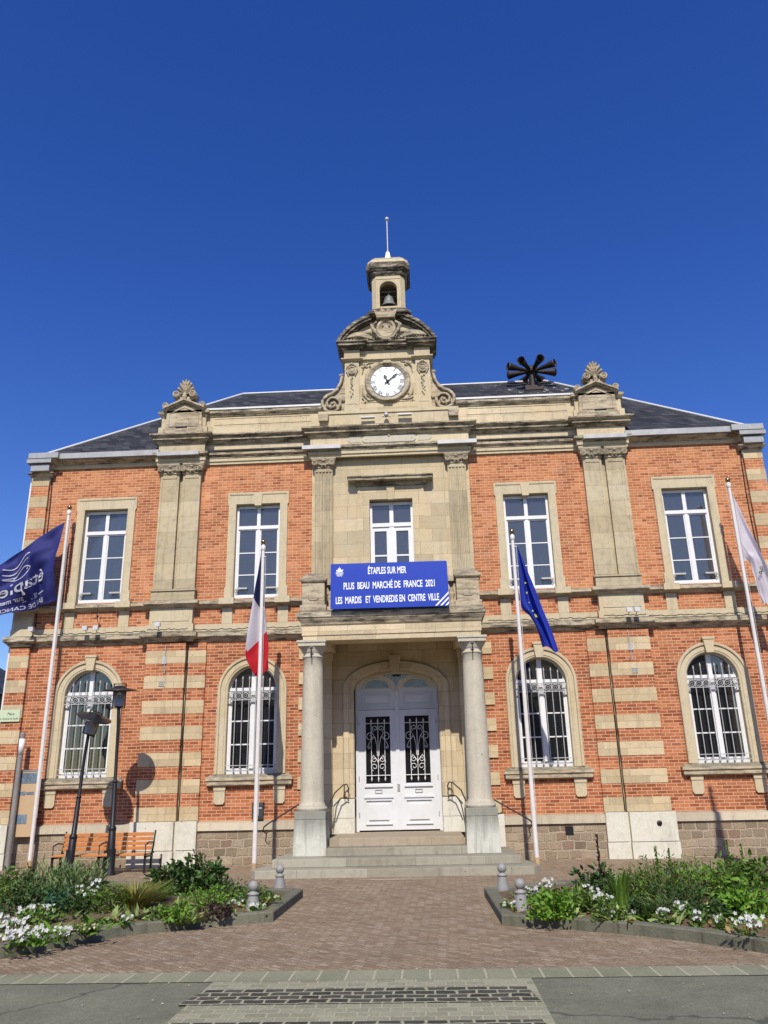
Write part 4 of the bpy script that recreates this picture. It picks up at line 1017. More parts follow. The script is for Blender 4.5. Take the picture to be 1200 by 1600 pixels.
# gable pilasters with carved drops
for sgn in (-1,1):
    x0, x1 = sorted((sgn*.77, sgn*1.15)); m = MB(); m.box(x0,x1,-.27,-.19,11.085,12.58); m.box(x0-.02,x1+.02,-.30,-.19,11.085,11.22); m.box(x0+.05,x1-.05,-.278,-.269,11.30,12.50)
    xc = (x0+x1)/2
    gp = part(m, 'gable_pilaster', STONE)
    c = MB(); c.add(*disc_geo(xc,-.31,-.27,12.30,.10), True); c.ring((xc,-.31,12.30), .11, .025, 16, 6)
    for s_ in (-1,1):
        c.tube([(xc+s_*.05,-.29,12.48),(xc+s_*.13,-.32,12.42),(xc+s_*.14,-.31,12.3),(xc+s_*.09,-.3,12.14)], [.02,.03,.03,.02], 6)
    c.sphere((xc,-.30,12.49), .05, 8, 6)
    for k in range(14): z = 12.08-.045*k; c.sphere((xc+rnd.uniform(-.05,.05),-.285,z), .032-.001*k, 6, 5)
    c.build('carved_drop', CARVED, gp)
# gable entablature
m = MB(); P = [(-1.16,.45),(-1.16,-.20),(-.77,-.20),(.77,-.20),(1.16,-.20),(1.16,.45)]
P = [(-1.17,.50),(-1.17,-.28),(-.74,-.28),(-.74,-.20),(.74,-.20),(.74,-.28),(1.17,-.28),(1.17,.50)]
m.mould(P, [(-.1,12.58),(.02,12.58),(.04,12.61),(.08,12.63),(.08,12.66),(-.1,12.67)]); m.mould(P, [(-.1,12.67),(.0,12.67),(.0,12.93),(-.1,12.93)])
part(m, 'gable_frieze', ASHLAR)
m = MB(); m.mould(P, [(-.1,12.93),(.03,12.935),(.06,12.97),(.11,13.0),(.16,13.01),(.16,13.08),(.20,13.10),(.20,13.14),(-.1,13.17)]); part(m, 'gable_cornice', CORND)
m = MB(); m.box(-1.18,1.18,-.18,.5,12.70,13.16); part(m, 'gable_core', CORND)
# segmental pediment, broken in the middle
Rg, zc0 = 1.62, 12.36       # circle through (+-1.42,13.14) top 13.98
m = MB()
PTS = [(Rg*sin(a)*.925, zc0+Rg*cos(a)) for a in [ -1.05+2.10*i/30 for i in range(31)]]
m.prism_xz([(-1.32,13.15)]+[(x*.97,z-.10) for x,z in PTS]+[(1.32,13.15)], -.20, .45)
part(m, 'pediment', STONE)
m = MB()
def arcband(a0, a1, ro, ri, y0, y1, n=14):
    A = [(ro*sin(a0+(a1-a0)*i/n)*.93, zc0+ro*cos(a0+(a1-a0)*i/n)) for i in range(n+1)]; B = [(ri*sin(a0+(a1-a0)*i/n)*.93, zc0+ri*cos(a0+(a1-a0)*i/n)) for i in range(n+1)]
    m.prism_xz(A+B[::-1], y0, y1)
for s_ in (-1,1):
    a0, a1 = (.28,1.06) if s_ > 0 else (-1.06,-.28)
    arcband(a0, a1, 1.68, 1.60, -.42, .46); arcband(a0, a1, 1.60, 1.53, -.37, .46); arcband(a0, a1, 1.53, 1.47, -.29, .46)
arcband(-.28, .28, 1.60, 1.50, -.25, .46, 8)
part(m, 'pediment_cornice', CORND)
# cartouche and palm fronds
m = MB(); cz0 = 13.50
m.loft([[(r*cos(2*pi*i/24)*.92, y, cz0+r*sin(2*pi*i/24)*1.12) for i in range(24)] for r, y in ((.27,-.20),(.30,-.36),(.27,-.42),(.21,-.42),(.20,-.37),(.001,-.42))], True, caps=False)
m.prism_xz([(-.24,13.80),(.24,13.80),(.33,14.05),(.18,13.97),(.09,14.08),(0,13.98),(-.09,14.08),(-.18,13.97),(-.33,14.05)], -.50, -.20)
m.tube([(-.26,-.44,13.82),(.26,-.44,13.82)], .035, 8)
for s_ in (-1,1):
    m.tube([(s_*.26,-.38,13.74),(s_*.38,-.40,13.62),(s_*.34,-.42,13.42),(s_*.20,-.40,13.24),(s_*.05,-.40,13.20)], [.03,.055,.05,.04,.02], 8)
    m.sphere((s_*.09,-.42,cz0+.08),.03,6,5)
    base = Vector((s_*.22,-.24,13.24))
    for k in range(10):
        t = k/9; a = .10+.95*t; L = 1.05-.50*t
        e = base+Vector((s_*cos(a*.75)*L, -.06, sin(a*.75)*L*.62)); mdp = (base+e)/2+Vector((0,-.10,.05))
        m.tube([base, mdp, e], [.016,.045,.008], 6)
    for k in range(9):
        x = s_*(.34+.09*k); m.sphere((x,-.30,13.23+.02*(k%2)), .038, 6, 5)
m.tube([(-.20,-.34,13.2),(0,-.42,13.15),(.20,-.34,13.2)], [.02,.05,.02], 6)
part(m, 'cartouche', CARVED)
# volutes at the gable sides
for sgn in (-1,1):
    m = MB(); cx, cz = sgn*1.50, 11.36
    body = [(1.14,11.09),(1.70,11.09),(1.80,11.22),(1.78,11.45),(1.66,11.62),(1.50,11.68),(1.36,11.80),(1.26,11.98),(1.23,12.16),(1.14,12.2)]
    P = [(sgn*x, z) for x, z in body]; m.prism_xz(P if sgn > 0 else P[::-1], -.16, .28)
    sp_ = [(sgn*1.23,-.19,12.22),(sgn*1.26,-.2,12.0),(sgn*1.37,-.2,11.80),(sgn*1.51,-.2,11.67)]
    k = 34
    for i in range(k+1):
        a = pi/2-.1-2*pi*1.9*i/k; r = .30*(1-.80*i/k)
        sp_.append((cx+sgn*r*cos(a), -.205-.03*i/k, cz+r*sin(a)))
    m.tube(sp_, [.05]*4+[.05-.022*i/k for i in range(k+1)], 8); m.sphere((cx,-.24,cz), .05, 10, 6)
    sp2 = [(sgn*1.2,-.2,12.22),(sgn*1.31,-.2,12.20)]; m.tube(sp2, .05, 8)
    for i in range(6):   # small leaf spray
        a = R(200+22*i) if sgn > 0 else R(-20-22*i)
        m.tube([(sgn*1.20,-.19,11.5),(sgn*1.20+.12*cos(a)*1.2,-.21,11.5+.14*sin(a)+.05)], [.03,.006], 5)
    part(m, 'volute', CARVED)
    u_ = MB(); u_.taper(sgn*1.72-.12, sgn*1.72+.12, -.42, -.28, 10.78, 10.96, -.02); part(u_, 'urn_block', CARVED)
m = MB(); m.box(-.72,-.36,-.46,-.36,10.80,10.83); part(m, 'floodlight_tube', GRILLE); m = MB(); m.box(.26,.62,-.47,-.36,10.84,10.875); part(m, 'floodlight_tube', ZINCW); m = MB(); m.sphere((-.05,-.44,10.86),.07,10,8); m.tube([(-.17,-.45,10.80),(-.05,-.46,10.86),(.07,-.45,10.80)], .02, 6); part(m, 'floodlight_tube', GRILLE)

# ---- belfry
BX = .09; BYc = .12
def chs(mb, h, c, z0, z1, h2=None):
    h2 = h2 or h; h *= .93; h2 *= .93
    def rg(h, z): return [(BX-h+c,BYc-h,z),(BX+h-c,BYc-h,z),(BX+h,BYc-h+c,z),(BX+h,BYc+h-c,z),(BX+h-c,BYc+h,z),(BX-h+c,BYc+h,z),(BX-h,BYc+h-c,z),(BX-h,BYc-h+c,z)]
    mb.loft([rg(h,z0), rg(h2,z1)], False)
m = MB(); chs(m,.60,.10,13.88,13.95); chs(m,.66,.12,13.95,14.03); chs(m,.57,.10,14.03,14.12); BE0 = part(m, 'belfry_base', CORND)
m = MB(); hs, c = .465, .125; ow, oz0, ozs = .245, 14.22, 14.80
zt = 15.22
# front and back faces with arched opening, built as thick slabs
for (ya, yb) in ((BYc-hs, BYc-hs+.16), (BYc+hs-.16, BYc+hs)):
    P = [(BX-hs+c,14.12),(BX-ow,14.12),(BX-ow,oz0)]
    m.box(BX-hs+c,BX-ow,ya,yb,14.12,zt); m.box(BX+ow,BX+hs-c,ya,yb,14.12,zt); m.box(BX-ow,BX+ow,ya,yb,14.12,oz0)
    m.prism_xz([(BX-ow,zt)]+arch_pts(BX,ow,ozs,14)+[(BX+ow,zt)], ya, yb)
for s_ in (-1,1):
    x0, x1 = sorted((BX+s_*hs, BX+s_*(hs-.16)))
    m.box(x0,x1,BYc-hs+c,BYc-ow,14.12,zt); m.box(x0,x1,BYc+ow,BYc+hs-c,14.12,zt); m.box(x0,x1,BYc-ow,BYc+ow,14.12,oz0)
    m.box(x0,x1,BYc-ow,BYc+ow,ozs+ow*.8,zt)
    for t_ in (-1,1):
        P = [(BX+s_*(hs-c),BYc+t_*hs),(BX+s_*hs,BYc+t_*(hs-c)),(BX+s_*(hs-.16),BYc+t_*(hs-c)),(BX+s_*(hs-c),BYc+t_*(hs-.16))]
        m.prism_xy(P if s_*t_ > 0 else P[::-1], 14.12, zt)
m.box(BX-.33,BX+.33,BYc+.22,BYc+.32,14.12,zt); m.box(BX-.345,BX-.33,BYc-.33,BYc+.22,14.12,zt); m.box(BX+.33,BX+.345,BYc-.33,BYc+.22,14.12,zt); m.box(BX-.33,BX+.33,BYc-.33,BYc+.22,15.12,15.2)
BE = part(m, 'belfry', STONE)
m = MB(); rg = []
for r, y in ((ow,.02),(ow,-.012),(ow+.05,-.02),(ow+.065,0)):
    rg.append([(BX-r,BYc-hs+y,oz0)]+[(x,BYc-hs+y,z) for x,z in arch_pts(BX,r,ozs,16)]+[(BX+r,BYc-hs+y,oz0)])
m.loft(rg, False, caps=False, closed=False); m.box(BX-.33,BX+.33,BYc-hs-.03,BYc-hs+.02,14.16,14.215); m.box(BX-.34,BX+.34,BYc-hs-.012,BYc-hs,15.12,15.17); m.build('opening_trim', STONE, BE)
m = MB(); chs(m,.50,.13,15.22,15.30,.56); chs(m,.56,.13,15.30,15.36,.57); chs(m,.60,.14,15.36,15.42,.64); chs(m,.66,.15,15.42,15.60,.66); m.build('belfry_cornice', CORND, BE)
m = MB()
for h0, z0, h1, z1 in ((.63,15.60,.60,15.72),(.60,15.72,.50,15.84),(.50,15.84,.32,15.95),(.32,15.95,.18,16.02),(.18,16.02,.10,16.12)): chs(m,h0,.04+.12*h0,z0,z1,h1)
m.build('belfry_roof', STONE, BE)
m = MB(); m.taper(BX-.085,BX+.085,BYc-.085,BYc+.085,16.08,16.34,.04); m.tube([(BX,BYc,16.32),(BX,BYc,17.46)], .016, 8); m.sphere((BX,BYc,17.54),.06,12,8); m.sphere((BX,BYc,16.37),.045,10,8); m.build('finial', ZINCW, BE)
m = MB(); BQ = BYc-.16; m.lathe([(.001,14.80),(.05,14.80),(.06,14.74),(.10,14.72),(.13,14.66),(.15,14.56),(.18,14.47),(.235,14.40),(.24,14.38),(.215,14.38),(.16,14.48),(.001,14.62)], BX, BQ, 24); m.tube([(BX-.35,BYc,14.83),(BX+.35,BYc,14.83)], .035, 8); m.tube([(BX,BQ,14.92),(BX,BQ,14.74)], .03, 8); m.tube([(BX-.32,BQ,14.90),(BX+.32,BQ,14.90)], .03, 8); m.sphere((BX,BQ,14.38), .035, 8, 6)
m.build('bell', BRONZE, BE)

# ---- cables and floodlights on the string course
def wavy(x0, x1, z, y, amp=.012, n=60, s=0): return [(x0+(x1-x0)*i/n, y, z+amp*sin(i*1.3+s)+amp*.8*sin(i*.47)) for i in range(n+1)]
m = MB()
for a, b in ((-9.0,-6.15),(-4.95,-2.3),(2.3,4.95),(6.15,9.0)): m.tube(wavy(a,b,5.36,-.16,.010), .011, 5)
for a, b in ((-6.05,-5.05),(5.05,6.05)): m.tube(wavy(a,b,5.365,-.32,.010,30), .011, 5)
parts(m, 'cable', CABLE)
def flood(x, y, z, tilt=0):
    f = MB(); f.box(x-.05,x+.05,y-.10,y+.0,z-.04,z+.05); f.box(x-.062,x+.062,y-.115,y-.10,z-.05,z+.06); f.tube([(x,y-.03,z-.04),(x,y+.04,z-.10)], .012, 6)
    part(f, 'floodlight', ZINCW)
for x, y in ((-8.95,-.30),(-7.62,-.24),(-7.35,-.24),(-5.75,-.40),(5.62,-.40),(5.8,-.40)): flood(x, y, 5.46)
# vertical drop cable by the window apron
m = MB(); m.tube([(-7.38,-.22,6.05),(-7.40,-.21,5.8),(-7.38,-.06,5.55)], .008, 5); m.sphere((-7.38,-.2,5.78),.03,8,6); part(m, 'cable', CABLE)

# ================================================================== THINGS ON AND AROUND THE BUILDING
# mail box
t = thing('mailbox', 'dark grey mailbox fixed to brick wall below arched window', 'mailbox', (-3.24,0,.97))
m = MB(); m.box(-.13,.13,-.12,-.005,0,.33); m.box(-.14,.14,-.13,-.005,.335,.36); m.build('box', plain('mailbox_grey', (.06,.065,.07), .45, .3), t, bevel=.008)
m = MB(); m.box(-.10,.10,-.126,-.12,.22,.25); m.box(-.02,.02,-.124,-.12,.12,.17); m.build('slot', GRILLE, t)

# banner sign on the balcony
SG = thing('town_banner', 'blue signboard with three lines of white French text on the balcony', 'signboard', (0,-2.14,0))
m = MB()
Q = [(-1.325,5.345),(1.305,5.335),(1.29,6.345),(1.27,6.365),(-1.305,6.375),(-1.32,6.36)]
m.prism_xz(Q, -.012, .012); m.build('board', BLUE, SG, bevel=.003)
for tt in (('ÉTAPLES SUR MER', -.05, 6.115, .86, .158, -.0165, .022, -.004), ('PLUS  BEAU  MARCHÉ DE  FRANCE  2021', -.015, 5.785, 2.03, .158, -.0165, .022, .004), ('LES  MARDIS   ET  VENDREDIS EN  CENTRE  VILLE', -.06, 5.465, 2.29, .158, -.0165, .022, .006)):
    tx = MB(); put_text(tx, *tt); tx.build('lettering', LETTER, SG)
lg = MB(); lx, lz = -1.12, 6.20
for k in range(4):
    z = lz-.03-.028*k; w_ = .085-.012*max(0,k-1)
    A = [(lx-w_+2*w_*i/10, z+.006*sin(i*1.2)) for i in range(11)]; lg.add([(x,-.0165,z_) for x,z_ in A]+[(x,-.0165,z_+.014) for x,z_ in A], [(i,i+1,12+i,11+i) for i in range(10)])
lg.add([(lx-.08,-.0165,lz+.03),(lx-.05,-.0165,lz-.012),(lx+.06,-.0165,lz-.012),(lx+.09,-.0165,lz+.035)], [(0,1,2,3)])
lg.add([(lx-.035,-.0165,lz+.035),(lx+.03,-.0165,lz+.035),(lx+.03,-.0165,lz+.065),(lx-.035,-.0165,lz+.065)], [(0,1,2,3)])
lg.add([(lx-.008,-.0165,lz+.07),(lx+.008,-.0165,lz+.07),(lx+.0,-.0165,lz+.115)], [(0,1,2)])
for k in range(3):
    a = .11*k; lg.add([(.99+a,-.0165,5.349),(1.035+a,-.0165,5.349),(1.298,-.0165,5.612-a),(1.297,-.0165,5.657-a)] , [(0,1,2,3)])
lg.build('emblem', LETTER, SG)

# horn siren on the roof
SI = thing('siren', 'dark brown roof siren with eight radiating horns behind parapet', 'siren', (4.55,3.85,13.62))
m = MB(); m.tube([(0,0,-.12),(0,0,.62)], [.13,.10], 12); m.box(-.28,.28,-.25,.25,-.12,.04); m.sphere((0,0,.70), .16, 14, 10); m.lathe([(.20,.60),(.22,.66),(.20,.78),(.001,.80)],0,0,16); 
for sx in (-1,1): m.tube([(sx*.25,0,-.05),(sx*.08,0,.35)], .03, 6)
m.build('motor', SIREN, SI)
for k in range(8):
    a = R(45*k+14); d = Vector((cos(a), sin(a), .05+(.10 if k in (3,4) else 0))).normalized()
    c0 = Vector((0,0,.66)); h = MB()
    u = d.cross(Vector((0,0,1))).normalized(); w_ = u.cross(d); rings = []
    for L_, r_ in ((.12,.045),(.30,.06),(.52,.085),(.74,.125),(.82,.14),(.815,.13),(.60,.08),(.30,.04)):
        c_ = c0+d*L_; rings.append([tuple(c_+(u*cos(2*pi*i/14)+w_*sin(2*pi*i/14))*r_) for i in range(14)])
    h.loft(rings, True); h.build('horn', SIREN, SI)

# flagpoles
def flagpole(x, y, ztop, lab, lean=0, r=.048):
    t = thing('flagpole', lab, 'flagpole', (x,y,0), 0, 'white flagpoles in front of the town hall')
    m = MB(); h = ztop-.09
    m.tube([(0,0,-.02),(0,0,h*.5),(0,0,h-.12)], [r, r*.9, r*.78], 14); m.build('pole', POLE, t)
    m = MB(); m.lathe([(r*.95,h-.14),(r*1.1,h-.13),(r*1.1,h-.04),(r*.7,h-.02),(r*.5,h),(.001,h)],0,0,14); m.tube([(0,-.03,h-.30),(.08,-.03,h-.30)], .012, 6); m.build('truck', POLE, t)
    m = MB(); m.sphere((0,0,ztop-.03), .062, 16, 10); m.lathe([(.02,h-.02),(.035,h+.005),(.02,h+.02)],0,0,12); m.build('finial', BRASS, t)
    m = MB(); m.tube([(r+.02,-.02,h-.3),(r+.012,-.02,h*.5),(r+.01,-.02,1.1)], .004, 5); m.build('halyard', POLE, t)
    m = MB(); m.lathe([(r+.01,-.01),(r+.01,.20),(r+.002,.21)],0,0,14); m.build('foot_sleeve', plain('worn_sleeve', (.50,.33,.18), .7, var=.3), t)
    return t
flagpole(-2.86,-2.16,6.98,'white flagpole left of the steps carrying the French tricolour')
flagpole(2.80,-2.05,7.05,'white flagpole right of the steps carrying the European flag')
pL = at(110,793,-.36); pR = at(1137,750,-.9)
flagpole(pL.x-.02,-.36,pL.z+.03,'tall white flagpole at far left carrying the town flag')
flagpole(pR.x,-.9,pR.z+.03,'tall white flagpole at far right carrying a pale flag')

flagpole(6.98,-7.0,8.75,'white flagpole beyond the right picture edge whose limp flag shades the wall')
# flags: cloth grids through measured fold lines
def cr_(P, t):
    n = len(P)-1; t = min(max(t,0),.99999)*n; i = int(t); f = t-i
    p0 = P[max(i-1,0)]; p1 = P[i]; p2 = P[i+1]; p3 = P[min(i+2,n)]
    return .5*((2*p1)+(-p0+p2)*f+(2*p0-5*p1+4*p2-p3)*f*f+(-p0+3*p1-3*p2+p3)*f**3)
def cloth(curves, nu=60, nv=28, rip=.012):
    def S(u, v):
        e = min(1, u*6)
        return cr_([cr_(c, u) for c in curves], v)+Vector((0,-e*rip*(1+sin(17*v+5*u)+.8*sin(31*v-9*u+1)+.7*sin(23*u+6*v)),0))
    return S, [[S(i/nu, j/nv) for j in range(nv+1)] for i in range(nu+1)]
def px(zx, zy, ox, oy, s, Y, dy=0):
    return at(ox+zx/s, oy+zy/s, Y+dy)
def cloth_obj(name, G, mats, sel=None, th=.004):
    m = MB(); nu = len(G)-1; nv = len(G[0])-1
    for i in range(nu):
        m.cur = sel(i/nu) if sel else 0
        m.add([G[i][j] for j in range(nv+1)]+[G[i+1][j] for j in range(nv+1)], [(j,nv+1+j,nv+2+j,j+1) for j in range(nv)], True)
    o = m.build(name, mats)
    import bmesh
    bm = bmesh.new(); bm.from_mesh(o.data); bmesh.ops.remove_doubles(bm, verts=bm.verts, dist=1e-5); bm.to_mesh(o.data); bm.free()
    return o
# French
k = lambda a,b,dy: px(a,b,370,830,6.6625,-2.10,dy)
cur = [[k(262,190,.03),k(258,500,.14),k(245,820,.18),k(240,1150,.16),k(238,1420,.12)],
       [k(258,200,.02),k(215,460,.02),k(170,700,.0),k(92,1240,-.06),k(140,1410,-.02),k(190,1495,.02)],
       [k(262,260,.05),k(250,560,.12),k(246,820,.12),k(230,1120,.10),k(215,1350,.09),k(215,1515,.09)],
       [k(268,340,.05),k(272,600,.04),k(285,800,.0),k(300,1040,-.03),k(322,1250,-.04),k(250,1500,-.02)],
       [k(272,300,.09),k(285,620,.07),k(300,830,.05),k(315,1040,.03),k(326,1250,.03),k(329,1440,.04)]]
S, G = cloth(cur, 72, 40)
o = cloth_obj('flag', G, [F_BLUE,F_WHITE,F_RED], lambda u: 0 if u < .385 else (1 if u < .60 else 2))
tag(o, 'blue white and red French tricolour hanging limp on its pole', 'flag', 'flags on the poles')
# European
k = lambda a,b,dy: px(a,b,770,830,7.615,-2.02,dy)
cur = [[k(290,190,-.02),k(312,500,.0),k(330,880,.0),k(440,1015,-.02),k(520,1150,-.03),k(592,1380,-.02)],
       [k(292,190,0),k(345,540,-.10),k(385,840,-.12),k(470,1000,-.12),k(560,1190,-.13),k(640,1370,-.10)],
       [k(295,190,0),k(370,540,.10),k(430,800,.12),k(505,990,.10),k(600,1180,.06),k(680,1390,.04)],
       [k(298,190,0),k(385,480,-.04),k(475,760,-.08),k(560,980,-.10),k(655,1200,-.12),k(735,1440,-.10)],
       [k(300,190,.02),k(402,440,.06),k(522,740,.06),k(612,980,.04),k(705,1200,.02),k(782,1430,.02)]]
S, G = cloth(cur, 60, 40); o = cloth_obj('flag', G, [F_EU])
tag(o, 'royal blue European flag with yellow stars hanging limp right of the porch', 'flag', 'flags on the poles')
sm_ = MB()
def star(c, r, col, yy):
    P = []
    for i in range(10):
        a = pi/2+i*pi/5+.3; q_ = r if i % 2 == 0 else r*.42; P.append((c.x+q_*cos(a), yy, c.z+q_*sin(a)))
    sm_.add(P, [tuple(range(10))[::-1]])
for (a,b,r) in ((512,1003,.062),(388,612,.032),(405,728,.032),(470,955,.03),(433,845,.02)):
    c = k(a,b,0)
    # sit the star just in front of the cloth
    best = min((p for row in G for p in row), key=lambda p: (p.x-c.x)**2+(p.z-c.z)**2); star(c, r, 0, best.y-.035)
sm_.build('stars', STARY, o)
# pale flag at far right
k = lambda a,b,dy: px(a,b,1100,730,4.85,-.88,dy)
cur = [[k(216,208,0),k(335,455,-.05),k(448,690,-.1),k(520,900,-.05),k(560,1060,0)],
       [k(240,380,0),k(330,560,.03),k(420,700,.02),k(478,880,.05),k(515,1050,.03)],
       [k(270,540,0),k(330,640,-.06),k(388,705,-.08),k(440,900,-.05),k(480,1038,-.04)],
       [k(296,708,0),k(345,715,.0),k(365,790,.02),k(405,930,.03),k(443,1030,.02)]]
S, G = cloth(cur, 40, 24); o = cloth_obj('flag', G, [F_WH2]); tag(o, 'pale white flag with small dark emblem hanging at far right', 'flag', 'flags on the poles')
e_ = MB()
for (a,b,r) in ((432,765,.03),(425,800,.03),(440,785,.022)):
    c = k(a,b,-.14); e_.ring((c.x,c.y-.03,c.z), r, .010, 10, 4)
e_.build('emblem', SIGNG, o)
V_ = Vector
cur = [[V_((7.03,-7.0,8.50)),V_((7.03,-7.02,7.6)),V_((7.03,-7.0,6.7)),V_((7.03,-7.02,5.9))],[V_((7.05,-7.05,8.48)),V_((7.12,-7.15,7.6)),V_((7.20,-7.12,6.7)),V_((7.22,-7.1,5.8))],
       [V_((7.0,-6.95,8.48)),V_((6.92,-6.9,7.6)),V_((6.84,-6.95,6.7)),V_((6.83,-6.95,5.8))],[V_((7.05,-7.0,8.46)),V_((7.10,-7.0,7.6)),V_((7.16,-6.96,6.7)),V_((7.16,-6.95,5.8))]]
S, G = cloth(cur, 30, 24); o = cloth_obj('flag', G, [F_RED]); tag(o, 'limp red flag on the pole beyond the right picture edge', 'flag', 'flags on the poles')
# town flag at far left, blown to the left, seen from behind
Yt = -.40
k = lambda a,b,dy: px(a,b,0,780,7.27,Yt,dy)
top = [k(737,262,0),k(600,340,-.12),k(470,425,.0),k(340,520,-.14),k(200,625,.0),k(40,725,-.14),k(-120,800,.0),k(-300,860,-.1)]
bot = [k(640,1150,0),k(550,1178,-.08),k(462,1200,.0),k(400,1255,-.12),k(200,1285,-.02),k(0,1322,-.14),k(-160,1350,-.03),k(-330,1370,-.1)]
q1 = [a.lerp(b,.30)+Vector((.03*sin(i*2.3),-.16+.16*sin(i*1.9),.03*sin(i))) for i,(a,b) in enumerate(zip(top,bot))]
q2 = [a.lerp(b,.62)+Vector((-.03*sin(i*1.4),-.18-.16*sin(i*1.9+1.6),.04*sin(i*1.3))) for i,(a,b) in enumerate(zip(top,bot))]
S, G = cloth([top,q1,q2,bot], 110, 50, .02); o = cloth_obj('flag', G, [F_TOWN]); tag(o, 'indigo town flag with mirrored white lettering blowing out at far left', 'flag', 'flags on the poles')
lt = MB()
def on_flag(vs, fs, u0, u1, vb, vcap, slope=0):
    out = []
    for a, c in vs:
        u = u0+(u1-u0)*a; v = vb-c*vcap+slope*(u-u0); p = S(u, v)
        out.append(p+Vector((0,-.02,0)))
    lt.add(out, fs)
def sub_text(s, **kw):
    vs, fs = text_geo(s, kw.pop('bold', .02)); on_flag(vs, fs, **kw)
sub_text('étaples', u0=.20, u1=.80, vb=.735, vcap=.17, slope=.0, bold=.012)
sub_text('sur mer', u0=.50, u1=.72, vb=.84, vcap=.06)
sub_text('DE', u0=.345, u1=.39, vb=.862, vcap=.05)
sub_text('BAIE DE CANCHE', u0=.24, u1=.78, vb=.965, vcap=.07, bold=0)
def uvline(P, w):
    P = [(a,b) for a,b in P]
    for (a,b),(c,d) in zip(P,P[1:]):
        pts = [(a,b-w),(c,d-w),(c,d+w),(a,b+w)]; lt.add([S(u,v)+Vector((0,-.02,0)) for u,v in pts], [(0,1,2,3)])
uvline([(.22,.835),(.32,.842)], .004); uvline([(.42,.85),(.52,.86)], .004)
# fish emblem
N_ = 24
uvline([(.375+.22*i/N_, .47-.085*sin(pi*i/N_)*(1-.3*i/N_)) for i in range(N_+1)], .008)
uvline([(.375+.30*i/N_, .47+.095*sin(1.25*pi*i/N_)*(1-.3*i/N_)) for i in range(N_+1)], .008)
uvline([(.56+.12*i/8, .455-.05*i/8) for i in range(9)], .007)
uvline([(.42,.455),(.432,.455)], .008)
for d in (.14,.24): uvline([(.40+.28*i/N_, .47-d-.045*sin(2*pi*i/N_+.4)) for i in range(N_+1)], .009)
lt.build('lettering', cloth_mat('flag_print', (.62,.62,.68), .2), o)

# street lamps (leaning, with wide disc hats)
def lamp(base, neck, tiltdir, lab, hr=.37):
    t = thing('street_lamp', lab, 'street lamp', base, 0, 'black street lamps beside the bench')
    b = Vector((0,0,0)); n = Vector(neck)-Vector(base)
    m = MB(); bend = Vector(((b.x*.25+n.x*.75), 0, n.z*.86))
    if tiltdir[0] == 0: bend = b.lerp(n,.8)+Vector((.02,0,0))
    m.tube([b, b.lerp(bend,.30), b.lerp(bend,.31), b.lerp(bend,.62), b.lerp(bend,.63), bend, n], [.085,.075,.055,.048,.036,.034,.036], 12)
    m.sphere(tuple(b.lerp(bend,.305)), .085, 12, 8); m.sphere(tuple(b.lerp(bend,.63)), .055, 12, 8); m.lathe([(.12,-.02),(.12,.04),(.09,.10),(.085,.5)],0,0,14)
    m.build('post', IRON, t)
    ax = Vector(tiltdir+(0,)) if len(tiltdir) == 2 else Vector(tiltdir)
    T = Matrix.Translation(n) @ Vector((0,0,1)).rotation_difference(Vector(tiltdir3(tiltdir))).to_matrix().to_4x4()
    m = MB(); m.lathe([(.04,0),(.10,.01),(.10,.03),(.001,.035)],0,0,16,T=T)
    for sx in (-1,1): m.box(sx*.135-.011,sx*.135+.011,-.012,.012,.0,.50,T=T)
    m.box(-.146,.146,-.0125,.0125,-.02,.0,T=T); m.box(-.146,.146,-.0125,.0125,.50,.52,T=T); m.build('bracket', IRON, t)
    m = MB(); m.lathe([(.10,.03),(.10,.19),(.05,.23),(.045,.27),(.001,.275)],0,0,16,T=T); m.build('lamp_holder', HOLDER, t)
    m = MB(); m.lathe([(.108,.035),(.113,.36),(.110,.36),(.105,.035)],0,0,20,T=T); m.build('lamp_glass', GLASSL, t)
    m = MB(); m.lathe([(.001,.33),(hr,.36),(hr+.005,.375),(hr-.02,.385),(.12,.43),(.10,.47),(.001,.48)],0,0,36,T=T); m.build('lamp_shade', plain('shade_dark', (.03,.03,.035), .35, .4), t)
    return t
def tiltdir3(t): return (t[0], t[1], math.sqrt(max(0,1-t[0]**2-t[1]**2)))
lamp((-5.95,-1.75,0), (-6.06,-1.75,3.38), (0.02,-.10), 'upright black street lamp with wide disc shade right of its leaning twin')
lamp((-6.83,-1.75,0), (-6.68,-1.75,2.83), (.34,-.22), 'black street lamp with tilted head leaning left of upright lamp')

# bench
t = thing('bench', 'orange wooden slatted bench with black frame against the wall plinth', 'bench', (-6.36,-1.15,-.05), 0)
m = MB()
for k in range(4): z = .475+.092*k; y = .17+.028*k; m.box(-.99,.99,y,y+.03,z,z+.074)
m.build('backrest', WOODO, t, bevel=.006)
m = MB()
for k in range(4): m.box(-.99,.99,-.30+.11*k,-.205+.11*k,.385+.004*(k%2),.42+.004*(k%2))
m.build('seat', WOODO, t, bevel=.006)
for x in (-.98,1.02,0.02):
    m = MB(); m.box(x-.03,x+.01,-.28,-.23,0,.38); m.box(x-.03,x+.01,.13,.19,0,.42); m.box(x-.03,x+.01,-.28,.19,.345,.383)
    m.prism_xy([(x-.03,.205),(x+.01,.205),(x+.01,.27),(x-.03,.27)], .40, .44); m.tube([(x-.01,.17,.38),(x-.01,.24,.55),(x-.01,.33,.86)], .02, 6)
    if x: m.tube([(x-.01,.24,.62),(x-.01,-.05,.64),(x-.01,-.27,.60),(x-.01,-.26,.38)], .017, 6)
    m.build('leg', IRON, t)

